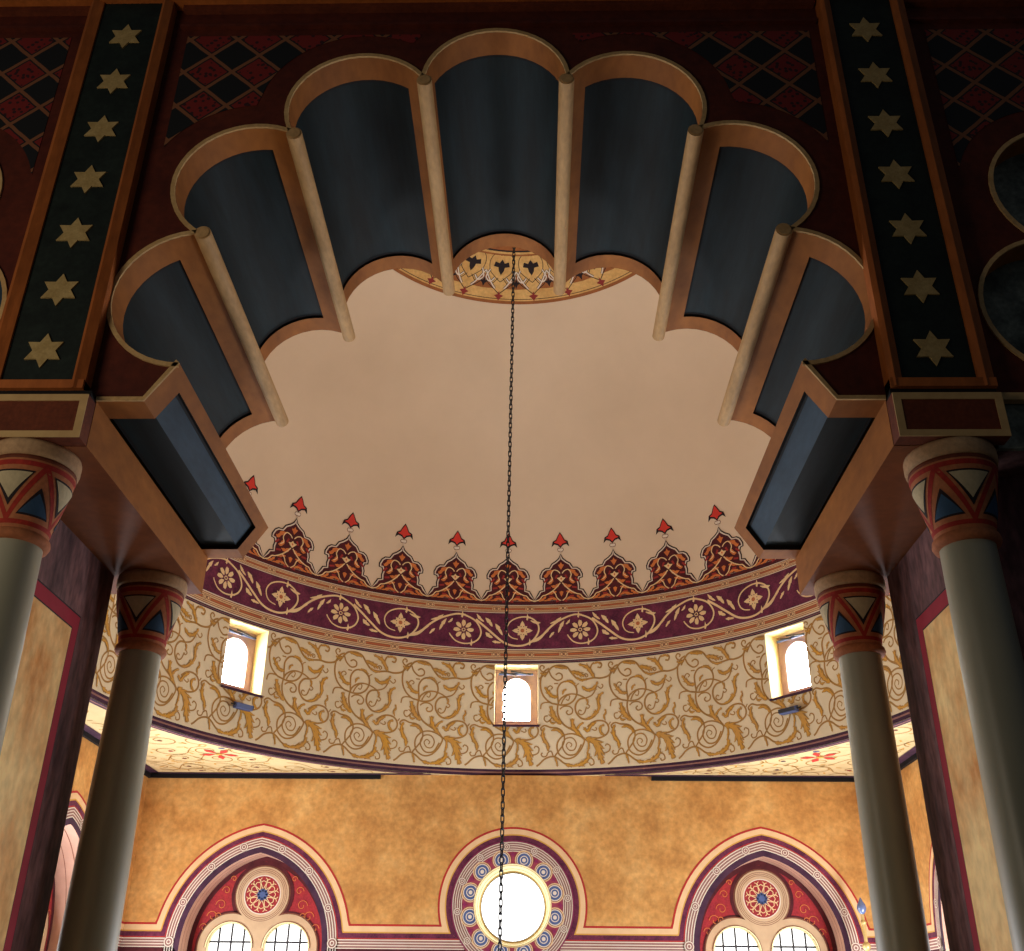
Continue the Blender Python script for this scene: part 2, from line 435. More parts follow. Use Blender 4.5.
    # diamond lattice spandrels
    for s in (-1, 1):
        loff = .205
        cs = [(CD*math.sin(math.radians(30*k)), HC+CD*math.cos(math.radians(30*k))) for k in range(0, 4)]
        rr = CR+loff
        def low(x):
            z = 0
            for a, b_ in cs:
                d = rr*rr-(x-a)**2
                if d > 0: z = max(z, b_+math.sqrt(d))
            return z
        LE = 2.145 if not blind else 2.2; X = [LE-(LE-.2)*i/90 for i in range(91)]
        bot = []
        for x in X:
            z = low(x)
            if z >= 7.63 and x < 1.6: break
            bot.append((x, max(z, 6.0)))
        lp = MB(); top = [(x, 7.635) for x, _ in bot]
        lp.grid([[(s*x, -.004, z) for x, z in bot], [(s*x, -.004, z) for x, z in top]], 'lattice', smooth=False)
        # thin dull border line
        bd = MB()
        ox = s*1.955; 
        lp.v = [(x-ox, y, z-7.285) for x, y, z in lp.v]
        o = lp.build('lattice_panel', root); o.location = (ox, 0, 7.285)
    # mouldings of the upper frame
    fr = MB()
    x0, x1 = (-2.2, 2.2) if cx == 0 else (xl, xr)
    fr.box(x0, x1, -.035, 0, 7.70, 7.725, 'facewall'); fr.box(x0, x1, -.05, 0, 7.86, 7.90, 'impost')
    B(fr, 'top_moulding')
    if blind:
        inf = MB()
        inf.face([(-2.4, .16, 4.38), (2.4, .16, 4.38), (2.4, .16, 7.75), (-2.4, .16, 7.75)], 'marble' if cx > 0 else 'panelB')
        B(inf, 'grey_infill')
        tr = MB(); tr.box(xl, xr, -.03, .02, 4.655, 4.70, 'creamtrim'); tr.box(xl, xr, .03, .06, ZA, 4.655, 'marble')
        B(tr, 'sill_band')
    return root
a0 = arch_bay(0, False)
tag(a0, 'wide central scalloped arch with deep blue panelled soffits and tan cusp rods', 'arch')
a1 = arch_bay(PITCH, True)
tag(a1, 'partly seen scalloped arch filled with grey plaster beyond the right star pilaster', 'arch')
a2 = arch_bay(-PITCH-.03, True)
tag(a2, 'partly seen scalloped arch beyond the left star pilaster, only its rim edges showing', 'arch')

# solid mass of the arcade wall
w = MB()
w.box(-7.7, 7.7, YF+.001, YBK, 7.9, 12.2, 'black')
for s in (-1, 1):
    pass
w.box(-7.7, 7.7, YF-.10, YF+.3, 7.9, 7.925, 'mould')
w.box(-7.7, 7.7, YF-.08, YF+.3, 7.925, 9.0, 'black')
wf = w.build('wall_front'); tag(wf, 'dark upper wall above the arcade with a thin orange cornice line', 'wall', kind='structure')
# block fill between arch face and pilaster region is covered by the pilasters

# star pilasters
def star_pilaster(s, lab, lab2):
    cx = s*2.5; xo = .055 if s < 0 else .012
    root = empty('star_pilaster', (cx, 4.92, 4.66)); tag(root, lab, 'pilaster')
    def loc(mb): mb.v = [(x-cx, y-4.92, z-4.66) for x, y, z in mb.v]; return mb
    xa, xb = 2.205+xo, 2.79+xo
    pb = MB(); x0, x1 = sorted((s*(xa+.03), s*(xb-.04)))
    pb.box(x0, x1, 4.935, 4.999, 4.70, 7.9, 'starband'); loc(pb).build('panel', root)
    fm = MB()
    def vm(u0, u1, z0, z1):       # upright ridge moulding
        a, b_ = sorted((s*u0, s*u1)); mid = s*(u0*.65+u1*.35); mid2 = s*(u0*.35+u1*.65)
        m1, m2 = sorted((mid, mid2))
        pr = [(a, 4.999), (a, 4.915), (m1, 4.89), (m2, 4.905), (b_, 4.92), (b_, 4.999)]
        fm.grid([[(x, y, z0) for x, y in pr], [(x, y, z1) for x, y in pr]], 'mould', smooth=False)
    vm(2.205+xo, 2.28+xo, 4.70, 7.9); vm(2.695+xo, 2.785+xo, 4.70, 7.9)
    a, b_ = sorted((s*(2.205+xo), s*(2.785+xo)))
    fm.box(a, b_, 4.90, 4.999, 4.70, 4.755, 'mould')
    loc(fm).build('frame', root)
    for i in range(7):
        z = 7.56-.432*i; st = MB(); R_ = .118
        pts = []
        for k in range(12):
            r = R_ if k % 2 == 0 else R_*.56
            an = PI/2+k*PI/6; pts.append((s*(2.49+xo)+r*math.cos(an), z+r*math.sin(an)))
        st.tess([pts], 'star', lambda u, v: (u, 4.925, v))
        st.grid([[(u, 4.936, v) for u, v in pts+pts[:1]], [(u, 4.925, v) for u, v in pts+pts[:1]]], 'star', smooth=False)
        loc(st).build('star', root)
    # impost block under it
    rb = empty('impost_block', (cx, 4.9, ZA)); tag(rb, lab2, 'block')
    def l2(mb): mb.v = [(x-cx, y-4.9, z-ZA) for x, y, z in mb.v]; return mb
    bm = MB(); a, b_ = sorted((s*2.212, s*(2.79+xo)))
    bm.box(a, b_, 4.9, 4.999, ZA+.002, 4.655, 'impost'); l2(bm).build('block', rb)
    bk = MB(); bk.box(a+.005, b_-.005, 4.93, 4.999, 4.655, 4.70, 'black'); l2(bk).build('shadow_joint', rb)
    tm = MB(); t = .042
    tm.box(a, b_, 4.894, 4.9, 4.655-t, 4.655, 'creamtrim'); tm.box(a, b_, 4.894, 4.9, ZA+.002, ZA+t, 'creamtrim')
    tm.box(a, a+t, 4.894, 4.9, ZA+t, 4.655-t, 'creamtrim'); tm.box(b_-t, b_, 4.894, 4.9, ZA+t, 4.655-t, 'creamtrim')
    l2(tm).build('cream_border', rb)
star_pilaster(-1, 'blackish pilaster strip with seven gold six-pointed stars left of the central arch', 'red-brown impost block with cream border above the front left column')
star_pilaster(1, 'blackish pilaster strip with seven gold six-pointed stars right of the central arch', 'red-brown impost block with cream border above the front right column')

# ------------------------------------------------------------------ columns
CAP = [(.154, 3.885), (.162, 3.93), (.184, 4.03), (.206, 4.13), (.221, 4.20), (.227, 4.25), (.228, 4.275)]
def cap_r(z):
    for (r0, z0), (r1, z1) in zip(CAP, CAP[1:]):
        if z0 <= z <= z1: return r0+(r1-r0)*(z-z0)/(z1-z0)
    return CAP[-1][0] if z > 4 else CAP[0][0]
def column(x, y, lab):
    root = empty('column', (x, y, 0)); tag(root, lab, 'column', 'paired columns under the central arch', 'thing')
    b = MB(); b.box(-.21, .21, -.21, .21, 0, .14, 'capring')
    b.lathe([(.208, .14), (.208, .2), (.2, .24), (.19, .28), (.2, .33), (.195, .38), (.183, .42)], 0, 0, 'capring'); b.build('base', root)
    s = MB(); s.lathe([(.182, .4), (.181, 1.4), (.170, 2.4), (.155, 3.2), (.141, 3.84)] if x < 0 else [(.16, .4), (.158, 1.4), (.152, 2.4), (.146, 3.2), (.141, 3.84)], 0, 0, 'shaft', n=56); s.build('shaft', root)
    n = MB(); n.lathe([(.141, 3.825), (.166, 3.83), (.175, 3.85), (.17, 3.875), (.154, 3.887)], 0, 0, 'caporange', n=48); n.build('neck_ring', root)
    c = MB(); c.lathe(CAP+[(.22, 4.28)], 0, 0, 'caporange', n=64)
    c.lathe([(.228, 4.262), (.232, 4.27), (.228, 4.285), (.21, 4.29)], 0, 0, 'impost', n=64)
    cap = c.build('capital', root)
    mp = lambda u, v, h: ((cap_r(v)+h)*math.sin(u), -(cap_r(v)+h)*math.cos(u), v)
    p = Paint(mp, step=.0012)
    def tri(A, B_, C_, m, lay):    # subdivided triangle
        N = 8
        for i in range(N):
            for j in range(N-i):
                f = lambda a, b2: tuple(A[k]+(B_[k]-A[k])*a/N+(C_[k]-A[k])*b2/N for k in (0, 1))
                p.poly([f(i, j), f(i+1, j), f(i, j+1)], m, lay)
                if j < N-i-1: p.poly([f(i+1, j), f(i+1, j+1), f(i, j+1)], m, lay)
    def band(z0, z1, m, lay=1):
        p.strip([(2*PI*k/64, z0) for k in range(65)], [(2*PI*k/64, z1) for k in range(65)], m, lay)
    band(4.222, 4.25, 'capred'); band(3.905, 3.93, 'capred')
    zt, zb = 4.215, 3.945
    for q in range(4):
        u0 = PI/4+q*PI/2; u1 = u0+PI/4; u2 = u0+PI/2
        for a, b_ in (((u0, zt+.015), (u1, zb-.015)), ((u2, zt+.015), (u1, zb-.015))):
            L = [(a[0]+(b_[0]-a[0])*k/14, a[1]+(b_[1]-a[1])*k/14) for k in range(15)]
            p.strip([(u-.075+.0*v, v) for u, v in L], [(u+.075, v) for u, v in L], 'capred', 1)
        # cream triangle pointing down, blue one pointing up
        for k, m in ((0, 'ink'), (1, 'capcream')):
            d = .035*k
            tri((u0+.24+d*1.6, zt-.02-d*.3), (u2-.24-d*1.6, zt-.02-d*.3), (u1, zb+.055+d*1.1), m, 2+k)
        for k, m in ((0, 'ink'), (1, 'capblue')):
            d = .035*k
            tri((u0-PI/4+.27+d*1.8, zb+.012+d*.3), (u0+PI/4-.27-d*1.8, zb+.012+d*.3), (u0, zt-.1-d*.9), m, 2+k)
    p.build('painted_triangles', cap)
    a = MB(); a.lathe([(.21, 4.285), (.238, 4.29), (.242, 4.31), (.242, 4.36), (.236, ZA-.001), (.0, ZA-.001)], 0, 0, 'capring', n=56); a.build('abacus', root)
column(-2.54, 5.13, 'grey-green column nearest the left edge, its shaft cut off by the frame')
column(2.55, 5.13, 'grey-green column nearest the right edge, its shaft leaving the frame')
column(-2.49, 7.0, 'rear left column between the dark pier and the drum window with the floodlight')
column(2.497, 7.0, 'rear right column with a dim painted capital beside the dark right pier')

# ------------------------------------------------------------------ piers
def pier(s, side):
    m = MB(); a, b_ = sorted((s*2.74, s*7.7))
    m.box(a, b_, 5.38, 6.9, 0, ZA, 'pier', skip='t')
    m.face([(s*2.742, YF+.06, ZA), (s*7.7, YF+.06, ZA), (s*7.7, 5.38, ZA), (s*2.742, 5.38, ZA)], 'pier')
    o = m.build('wall_'+side); tag(o, 'dark plum pier wall with yellow marbled panel behind the %s columns' % side, 'wall', kind='structure')
    mp = lambda u, v, h: (s*(2.74-h), u, v)
    p = Paint(mp)
    y0, y1, zt, zb = 5.50, 6.50, 3.92, .5
    def rect(d, m, lay): p.poly([(y0+d, zb+d), (y1-d, zb+d), (y1-d, zt-d), (y0+d, zt-d)], m, lay)
    rect(-.012, 'ink', 1); rect(0, 'pierred', 2); rect(.095, 'ink', 3); rect(.107, 'pieryellow', 4)
    p.build('marbled_panel', o)
    bb = MB(); q = sorted((s*2.715, s*2.74)); bb.box(q[0], q[1], 5.38, 6.9, 0, .18, 'maroon'); bo = bb.build('plinth', o)
pier(-1, 'left'); pier(1, 'right')
# hall front wall, each side of the piers
m = MB()
for s in (-1, 1):
    m.face([(s*2.74, 6.9, 0), (s*7.7, 6.9, 0), (s*7.7, 6.9, ZA), (s*2.74, 6.9, ZA)], 'ochre')

# ------------------------------------------------------------------ drum
TH0 = math.radians(-.55)
WINS = [TH0+math.radians(51)*k for k in (-1, 0, 1)]
WH = math.radians(3.95); WZ0, WZ1 = 6.055, 7.11
def cyl(u, v, h):      # u: angle (rad)
    return ((RD-h)*math.sin(u), YC+(RD-h)*math.cos(u), v)
def inwin(u, v, pad=0):
    return any(abs(u-c) < WH+pad and WZ0-pad < v < WZ1+pad for c in WINS)
YCUT = 8.2; XCUT = math.sqrt(RD**2-(YCUT-YC)**2)
TMAX = math.acos((YCUT-YC)/RD)          # the drum opens into a short vaulted bay before the arcade wall
th = sorted(set([-TMAX+2*TMAX*k/150 for k in range(151)]+[c+s*WH for c in WINS for s in (-1, 1)]))
zs = [ZR, 5.31, WZ0, WZ1, 7.137, 7.19, 7.40, 8.07, 8.225, ZD]
zm = ['darkpurple', 'cream_wall', 'cream_wall', 'cream_wall', 'darkpurple', 'band', 'purple', 'band', 'maroon']
d = MB()
d.grid([[cyl(t, z, 0) for t in th] for z in zs], 'cream_wall', smooth=True,
       skip=lambda i, j: i == 2 and any(abs((th[j]+th[j+1])/2-c) < WH for c in WINS), mfun=lambda i, j: zm[i])
drum = d.build('wall_upper'); tag(drum, 'round drum wall painted with gold scrolls and a purple vine frieze', 'wall', kind='structure')

# moulding rings of the drum
p = Paint(lambda u, v, h: cyl(u/RD, v, h), step=.004)
T_ = [(-TMAX+2*TMAX*k/200)*RD for k in range(201)]
def hline(z0, z1, m, lay=1): p.strip([(t, z0) for t in T_], [(t, z1) for t in T_], m, lay)
hline(5.245, 5.27, 'taupe'); hline(7.158, 7.168, 'taupe')
for z0, z1 in ((7.19, 7.40), (8.07, 8.225)):
    h = z1-z0; c = (z0+z1)/2+ (.01 if z0 < 8 else 0)
    for f0, f1, mm in ((.0, .07, 'white'), (.10, .15, 'bandline'), (.24, .28, 'bandline'), (.38, .42, 'bandline'), (.42, .58, 'bandred'), (.58, .62, 'bandline'), (.72, .76, 'bandline'), (.85, .9, 'bandline'), (.93, 1, 'white')):
        hline(z0+h*f0, z0+h*f1, mm, 1)
    k = -22
    P_ = RD*math.radians(6.3)
    while k < 22:
        u = (k+.3)*P_; cc = z0+h*.5
        if abs(u) < T_[-1]-.1:
            for dx in (-.035, .035):
                p.disc((u+dx, cc), .045, 'band', 2.+(dx > 0)*.4, raw=True, n=14); p.ring((u+dx, cc), .024, .033, 'bandline', 3.+(dx > 0)*.4, raw=True, n=14)
            p.ring((u, cc), .012, .02, 'bandline', 4, raw=True, n=12)
        k += 1
p.build('interlace_bands', drum)

# gold scroll wallpaper of the drum
PER = RD*math.radians(12.68)
def okw(u, v): return abs(u/RD) < TMAX-.01 and 5.33 < v < 7.13 and not inwin(u/RD, v, .0)
p = Paint(lambda u, v, h: cyl(u/RD, v, h), ok=okw, step=.003)
def spiral(cx, cy, r0, r1, a0, turns, n=22):
    return [(cx+(r0+(r1-r0)*k/n)*math.cos(math.radians(a0)+turns*2*PI*k/n), cy+(r0+(r1-r0)*k/n)*math.sin(math.radians(a0)+turns*2*PI*k/n)) for k in range(n+1)]
def scroll_unit():
    S = lambda pts, w=.022, w1=None, lay=1: p.stroke(pts, w*1.3, 'vine', lay, w1=w1 and w1*1.3, sub=5)
    Lf = p.leaf
    # main runner at the foot
    S([(-20, 860), (0, 845), (40, 806), (90, 788), (130, 800), (180, 838), (240, 852)])
    Lf([(185, 845), (250, 855), (310, 835), (345, 800), (352, 765)], .105, 6)
    S([(345, 790), (380, 810), (385, 840), (362, 850), (355, 832)], .016)
    # big rosette spiral
    S([(322, 665), (290, 640), (235, 622), (180, 632), (140, 668), (126, 715), (140, 770), (190, 802), (245, 790), (290, 745), (318, 690), (322, 665)], .02)
    S([(300, 700), (262, 765), (205, 775), (170, 735), (168, 690), (195, 655), (240, 655), (264, 695), (248, 738), (212, 740), (192, 708), (210, 684), (232, 700), (222, 718)], .02, .012)
    S([(110, 785), (140, 745), (170, 700), (180, 650), (165, 605), (130, 580), (80, 575), (40, 562), (12, 580), (18, 602)], .02)
    Lf([(62, 750), (60, 705), (36, 670), (24, 620), (40, 575)], .095, 4)
    Lf([(85, 600), (120, 592), (152, 610), (172, 640)], .07, 3)
    S([(100, 790), (85, 750), (62, 760), (50, 785), (25, 790), (14, 772), (24, 762)], .016)
    Lf([(108, 792), (122, 825), (128, 862)], .05, 2)
    # drooping leaf
    Lf([(335, 662), (385, 675), (420, 715), (428, 775), (452, 845)], .17, 7)
    Lf([(350, 672), (352, 720), (338, 775)], .055, 3)
    S([(420, 740), (455, 765), (495, 750), (503, 715), (480, 700), (470, 715)], .016)
    # stem rising left of the spiral and its loop
    S([(322, 665), (285, 620), (235, 592), (185, 562), (150, 520), (134, 470), (134, 420), (150, 370), (192, 335), (240, 325), (290, 335), (335, 358)], .026, .018)
    Lf([(300, 640), (262, 600), (240, 560), (238, 508)], .11, 3)
    Lf([(262, 605), (290, 560), (322, 540)], .06, 2)
    S([(322, 665), (380, 660), (440, 652), (485, 625), (498, 580), (475, 540), (430, 528), (385, 540), (345, 572)], .022)
    Lf([(470, 640), (440, 615), (440, 575), (470, 560)], .07, 3)
    Lf([(410, 540), (372, 565), (345, 605), (318, 575)], .08, 3)
    S([(375, 590), (400, 600), (412, 590), (404, 576)], .014)
    Lf([(476, 530), (466, 495), (482, 470), (474, 442)], .05, 3)
    # hanging hook with leaves
    S([(335, 358), (292, 368), (264, 408), (266, 462), (302, 508), (352, 516), (402, 492), (430, 440)], .024)
    Lf([(330, 515), (372, 505), (405, 470), (400, 455)], .07, 3)
    Lf([(405, 490), (432, 435), (428, 380), (440, 340), (472, 318)], .085, 5)
    Lf([(335, 358), (352, 385), (345, 412)], .05, 2)
    S([(350, 405), (366, 420), (352, 436), (338, 424)], .014)
    S([(340, 430), (325, 470), (300, 482), (282, 465), (292, 447), (306, 455)], .016)
    # left acanthus
    Lf([(160, 550), (120, 515), (95, 470), (85, 415)], .12, 5)
    S([(95, 500), (60, 535), (38, 520), (40, 495), (62, 490)], .016)
    Lf([(120, 540), (90, 545), (78, 520)], .05, 2)
    S([(150, 440), (175, 420), (215, 418), (240, 440), (236, 470), (210, 480), (196, 462), (210, 448)], .018)
    S([(10, 440), (20, 400), (60, 388), (105, 398)], .018)
    # double loop in the middle
    S([(105, 398), (160, 408), (215, 400), (255, 368), (275, 315), (262, 262), (215, 230), (165, 238), (136, 280), (134, 330), (140, 400)], .022)
    S([(140, 404), (85, 392), (35, 345), (12, 280), (14, 205), (40, 150), (75, 128)], .022)
    S([(160, 400), (180, 360), (210, 330)], .018)
    S([(210, 330), (222, 345), (212, 372), (195, 365)], .014)
    Lf([(136, 345), (100, 345), (70, 315), (40, 270)], .09, 4)
    Lf([(170, 330), (180, 300), (200, 290)], .05, 2)
    S([(75, 320), (60, 285), (80, 262), (98, 275), (86, 290)], .015)
    S([(110, 245), (140, 245)], .016)
    Lf([(190, 235), (220, 225), (245, 235), (262, 255)], .06, 3)
    S([(275, 300), (272, 262), (292, 246)], .014)
    # upper stem
    S([(40, 195), (68, 150), (100, 115), (155, 104), (205, 118), (240, 165), (280, 208), (335, 216), (400, 206), (450, 210), (505, 196), (540, 160)], .024)
    Lf([(110, 112), (160, 122), (210, 128)], .07, 3)
    Lf([(235, 155), (285, 168), (330, 190)], .10, 4)
    S(spiral(345, 188, 18, 3, 180, 1.3), .014)
    Lf([(270, 200), (310, 222), (350, 216)], .06, 3)
    S([(75, 150), (92, 190), (130, 220), (165, 208), (168, 178), (145, 164), (122, 178)], .02)
    S([(55, 160), (20, 150), (6, 125), (20, 105), (38, 115), (32, 130)], .018)
    Lf([(60, 165), (30, 175), (10, 160)], .05, 2)
    Lf([(405, 205), (380, 160), (350, 120), (290, 98)], .10, 4)
    S([(375, 140), (392, 98), (430, 84), (460, 100), (452, 128), (430, 124)], .022)
    Lf([(400, 100), (430, 88), (455, 104)], .05, 2)
    S([(335, 358), (382, 338), (410, 295), (425, 235)], .018)
    Lf([(312, 268), (350, 298), (400, 285), (430, 235)], .09, 4)
    S([(425, 270), (450, 288), (466, 270), (456, 254)], .015)
    S([(500, 560), (512, 540)], .014)
x00 = math.radians(9.0)*RD-215/505*PER
for k in range(-11, 9):
    base = x00+k*PER
    if abs(base+PER/2)/RD > TMAX+.1: continue
    p.T = lambda x, y, base=base: (base+x/505*PER, 5.31+(882-.03*x-y)/(792)*(7.137-5.31))
    scroll_unit()
p.build('gold_scroll_painting', drum)

# vine frieze
p = Paint(lambda u, v, h: cyl(u/RD, v, h), ok=lambda u, v: abs(u/RD) < TMAX-.01, step=.003)
def petal_flower(c, r):
    for k in range(8):
        a = k*PI/4+PI/8*0
        pts = [(c[0]+r*(.28+.72*t)*math.cos(a)+wd*r*.20*math.sin(PI*(.06+.8*t))**.9*(-math.sin(a)), c[1]+r*(.28+.72*t)*math.sin(a)+wd*r*.20*math.sin(PI*(.06+.8*t))**.9*math.cos(a))
               for wd, ts in ((1, [0, .25, .5, .75, 1]), (-1, [.9, .6, .3])) for t in ts]
        p.poly(pts, 'flower', 2, raw=True)
    p.ring(c, .02, .035, 'flower', 2, raw=True, n=14)
def diamond_flower(c, r):
    pts = []
    for k in range(16):
        rr = r*(1 if k % 4 == 0 else (.62 if k % 4 == 2 else .5)); a = k*PI/8
        pts.append((c[0]+rr*math.cos(a), c[1]+rr*math.sin(a)))
    pts = [(c[0]+r*f*math.cos(k*PI/12), c[1]+r*f*math.sin(k*PI/12)) for k, f in zip(range(24), (1, .72, .5, .66, .5, .72)*4)]
    p.poly(pts, 'flower', 2, raw=True)
    for k in range(4):
        a = k*PI/2
        for s in (-1, 1):
            q = (c[0]+r*.42*math.cos(a+s*.3), c[1]+r*.42*math.sin(a+s*.3)); p.disc(q, r*.05, 'flower_dark', 3, raw=True, n=8)
    p.disc(c, r*.19, 'bandred', 3, raw=True, n=12)
def frieze_unit():
    S = lambda pts, w=.042, w1=None: p.stroke(pts, w, 'flower', 1, w1=w1, sub=7)
    S([(-80, 405), (-40, 398), (0, 372), (50, 310), (110, 250), (190, 197), (300, 160), (390, 185), (455, 235), (490, 320), (470, 390), (420, 428), (350, 440), (285, 420), (245, 375), (232, 350)], .04, .02)
    S([(445, 205), (520, 270), (600, 345), (680, 415), (760, 445), (850, 442), (925, 400), (975, 320), (975, 250), (935, 195), (870, 170), (800, 178), (738, 215), (708, 275), (718, 335), (750, 370), (800, 385)], .04, .018)
    S([(925, 398), (970, 380), (1010, 350), (1060, 300)], .036)
    def lf(pts, w): p.stroke(pts, w*.5, 'flower', 2, prof=lambda t: max(0, math.sin(PI*min(1, t*.97+.03)))*(.7+.5*((t*2) % 1)), sub=8)
    lf([(450, 150), (480, 195), (515, 225)], .05); lf([(525, 185), (560, 225), (585, 270)], .07); lf([(610, 240), (640, 290), (672, 350)], .07)
    lf([(530, 325), (555, 355), (590, 375)], .07); lf([(585, 410), (620, 415), (660, 420)], .05)
    lf([(180, 180), (140, 215), (80, 240)], .05); lf([(205, 215), (175, 270), (152, 330)], .06); lf([(118, 320), (95, 345), (75, 375)], .045)
    lf([(255, 205), (238, 235), (218, 250)], .04); lf([(0, 228), (-40, 228), (-90, 205)], .05)
    for q in ((333, 160), (415, 425), (885, 170), (905, 410)):
        p.poly([(q[0]-14, q[1]+26), (q[0]-4, q[1]-34), (q[0]+4, q[1]-6), (q[0]+30, q[1]+2), (q[0]+6, q[1]+12), (q[0]-2, q[1]+36)], 'flower', 2)
    petal_flower(p.T(343, 310), .185); diamond_flower(p.T(838, 303), .185)
FA = [-57.7, -46.0, -34.1, -22.5, -10.6, .5, 11.3, 22.3, 33.5, 45.0]      # the painter's uneven spacing
FA = [FA[0]-11.5*k for k in range(6, 0, -1)]+FA+[FA[-1]+11.5*k for k in range(1, 7)]
def fang(x):          # x counts rosettes
    i = max(0, min(len(FA)-2, int(math.floor(x)))); return math.radians(FA[i]+(FA[i+1]-FA[i])*(x-i))*RD
for k in range(0, 20, 2):
    p.T = lambda x, y, k=k: (fang(k+(x-340)/498), 7.735+(307-y)/345*.67)
    frieze_unit()
p.build('vine_frieze_painting', drum)

# ------------------------------------------------------------------ dome
def dome_pt(t, ph, h=0): return ((RD-h)*math.cos(ph)*math.sin(t), YC+(RD-h)*math.cos(ph)*math.cos(t), ZD+(RD-h)*math.sin(ph))
NT, NP = 160, 40
dm = MB()
P_ = [[dome_pt(2*PI*j/NT, PI/2*.9999*i/NP) for j in range(NT)] for i in range(NP+1)]
dm.grid(P_, 'dome', closed=True, skip=lambda i, j: all(P_[a][b % NT][1] < YCUT-.001 for a in (i, i+1) for b in (j, j+1)))
vp = [(XCUT*math.cos(PI*k/40), ZD+XCUT*math.sin(PI*k/40)) for k in range(41)]
dm.grid([[(x, YBK, z) for x, z in vp], [(x, YCUT+.3, z) for x, z in vp]], 'dome')
for s in (-1, 1): dm.face([(s*XCUT, YBK, ZR), (s*XCUT, YCUT+.02, ZR), (s*XCUT, YCUT+.02, ZD), (s*XCUT, YBK, ZD)], 'dome')
dome = dm.build('ceiling'); tag(dome, 'plain cream dome rising above the painted drum', 'ceiling', kind='structure')
# crests round its foot
CP = math.radians(10.23)
OUT = [(370, 325), (400, 375), (440, 405), (490, 432), (520, 478), (570, 480), (612, 508), (640, 560), (637, 602), (602, 608), (592, 640), (603, 682), (597, 722), (640, 730), (665, 768), (722, 830)]
def crest_xy(x, y): return ((x-370)/678, (843-(y+.083*(x-370)*0))/585)
half = [((x-370)/678, (843-y-.083*(x-370)*.0)/585) for x, y in OUT]
def crest(t0, wsc):
    mp = lambda u, v, h: dome_pt(t0+u/RD*wsc, (v)/RD, .004+h)
    p = Paint(mp, step=.003, lim=.14)
    half_s = half
    full = [(-a, b_) for a, b_ in half_s[::-1]]+half_s[1:]
    def inset(d):   # shrink polygon by moving along normals
        n = len(full); out = []
        for i, q in enumerate(full):
            a = full[max(i-1, 0)]; b_ = full[min(i+1, n-1)]
            dx, dy = b_[0]-a[0], b_[1]-a[1]; l = math.hypot(dx, dy)
            out.append((q[0]+dy/l*d, q[1]-dx/l*d))
        return out
    W_ = RD*CP/2
    def fill(pts, m, lay):
        base = [(W_, -.0), (-W_, -.0)]
        p.poly([(max(-W_, min(W_, a)), max(b_, .0)) for a, b_ in pts]+base, m, lay, raw=True)
    fill(full, 'ink', 1); fill(inset(.022), 'white', 2); fill(inset(.045), 'maroon', 3)
    def both(f):
        for s in (1, -1): f(lambda x, y: (s*(x-370)/678, (843-y)/585))
    def det(T):
        p.T = T
        p.stroke([(383, 650), (430, 700), (490, 745), (560, 780), (600, 790), (640, 830), (700, 850)], .02, 'flower', 5)
        p.stroke([(383, 850), (425, 815), (445, 770), (480, 735)], .018, 'flower', 5)
        p.stroke([(383, 545), (415, 515), (465, 508), (495, 560), (480, 610), (520, 640)], .018, 'flower', 5)
        for q in ([(460, 510), (520, 530), (560, 570), (585, 560)], [(480, 590), (500, 640), (545, 650)], [(400, 660), (440, 690), (500, 680)]):
            p.stroke(q, .036, 'orange', 4, prof=lambda t: math.sin(PI*min(1, t+.05))**.6*(.6+.5*((t*2.5) % 1)))
        for q in ([(430, 745), (490, 760), (545, 775)], [(560, 795), (600, 830), (650, 850)], [(420, 838), (480, 820), (540, 838), (590, 845)]):
            p.stroke(q, .03, 'orange', 4, prof=lambda t: math.sin(PI*min(1, t+.05))**.6*(.5+.6*((t*3) % 1)))
        for q in ([(500, 700), (560, 710)], [(470, 800), (520, 800)], [(540, 600), (580, 640)], [(420, 560), (440, 600)], [(380, 880-40), (440, 858)]):
            p.stroke(q, .034, 'brick', 4, smooth=False, prof=lambda t: .5)
        p.poly([(370, 420), (385, 445), (410, 450), (392, 475), (370, 505)], 'orange', 5)
        p.poly([(370, 570), (388, 590), (425, 595), (398, 620), (370, 645)], 'flower', 5)
        p.poly([(370, 590), (382, 605), (370, 620)], 'orange', 6)
        p.poly([(370, 740), (395, 752), (385, 780), (370, 805)], 'orange', 5)
        # finial
        p.poly([(370, 88), (400, 128), (425, 172), (465, 190), (482, 252), (445, 222), (405, 232), (370, 262)], 'ink', 1)
        p.poly([(370, 105), (392, 135), (416, 182), (452, 202), (420, 210), (395, 218), (370, 245)], 'tulip', 2)
        p.poly([(370, 262), (400, 262), (412, 280), (400, 302), (370, 302)], 'bandline', 1)
        p.poly([(370, 268), (396, 268), (405, 281), (396, 296), (370, 296)], 'white', 2)
        p.stroke([(370, 300), (370, 330)], .02, 'white', 2, smooth=False)
    both(det)
    p.T = lambda u, v: (u, v)
    return p.build('painted_crest', dome)
CA = [-45.1, -34.0, -23.1, -12.5, -2.3, 7.95, 18.3, 28.9, 39.8]
CA = [CA[0]-11*k for k in range(5, 0, -1)]+CA+[CA[-1]+11*k for k in range(1, 6)]
for i in range(1, len(CA)-1):
    t0 = math.radians(CA[i])
    if abs(t0)+CP/2 < TMAX-.02: crest(t0, (CA[i+1]-CA[i-1])/2/10.23)

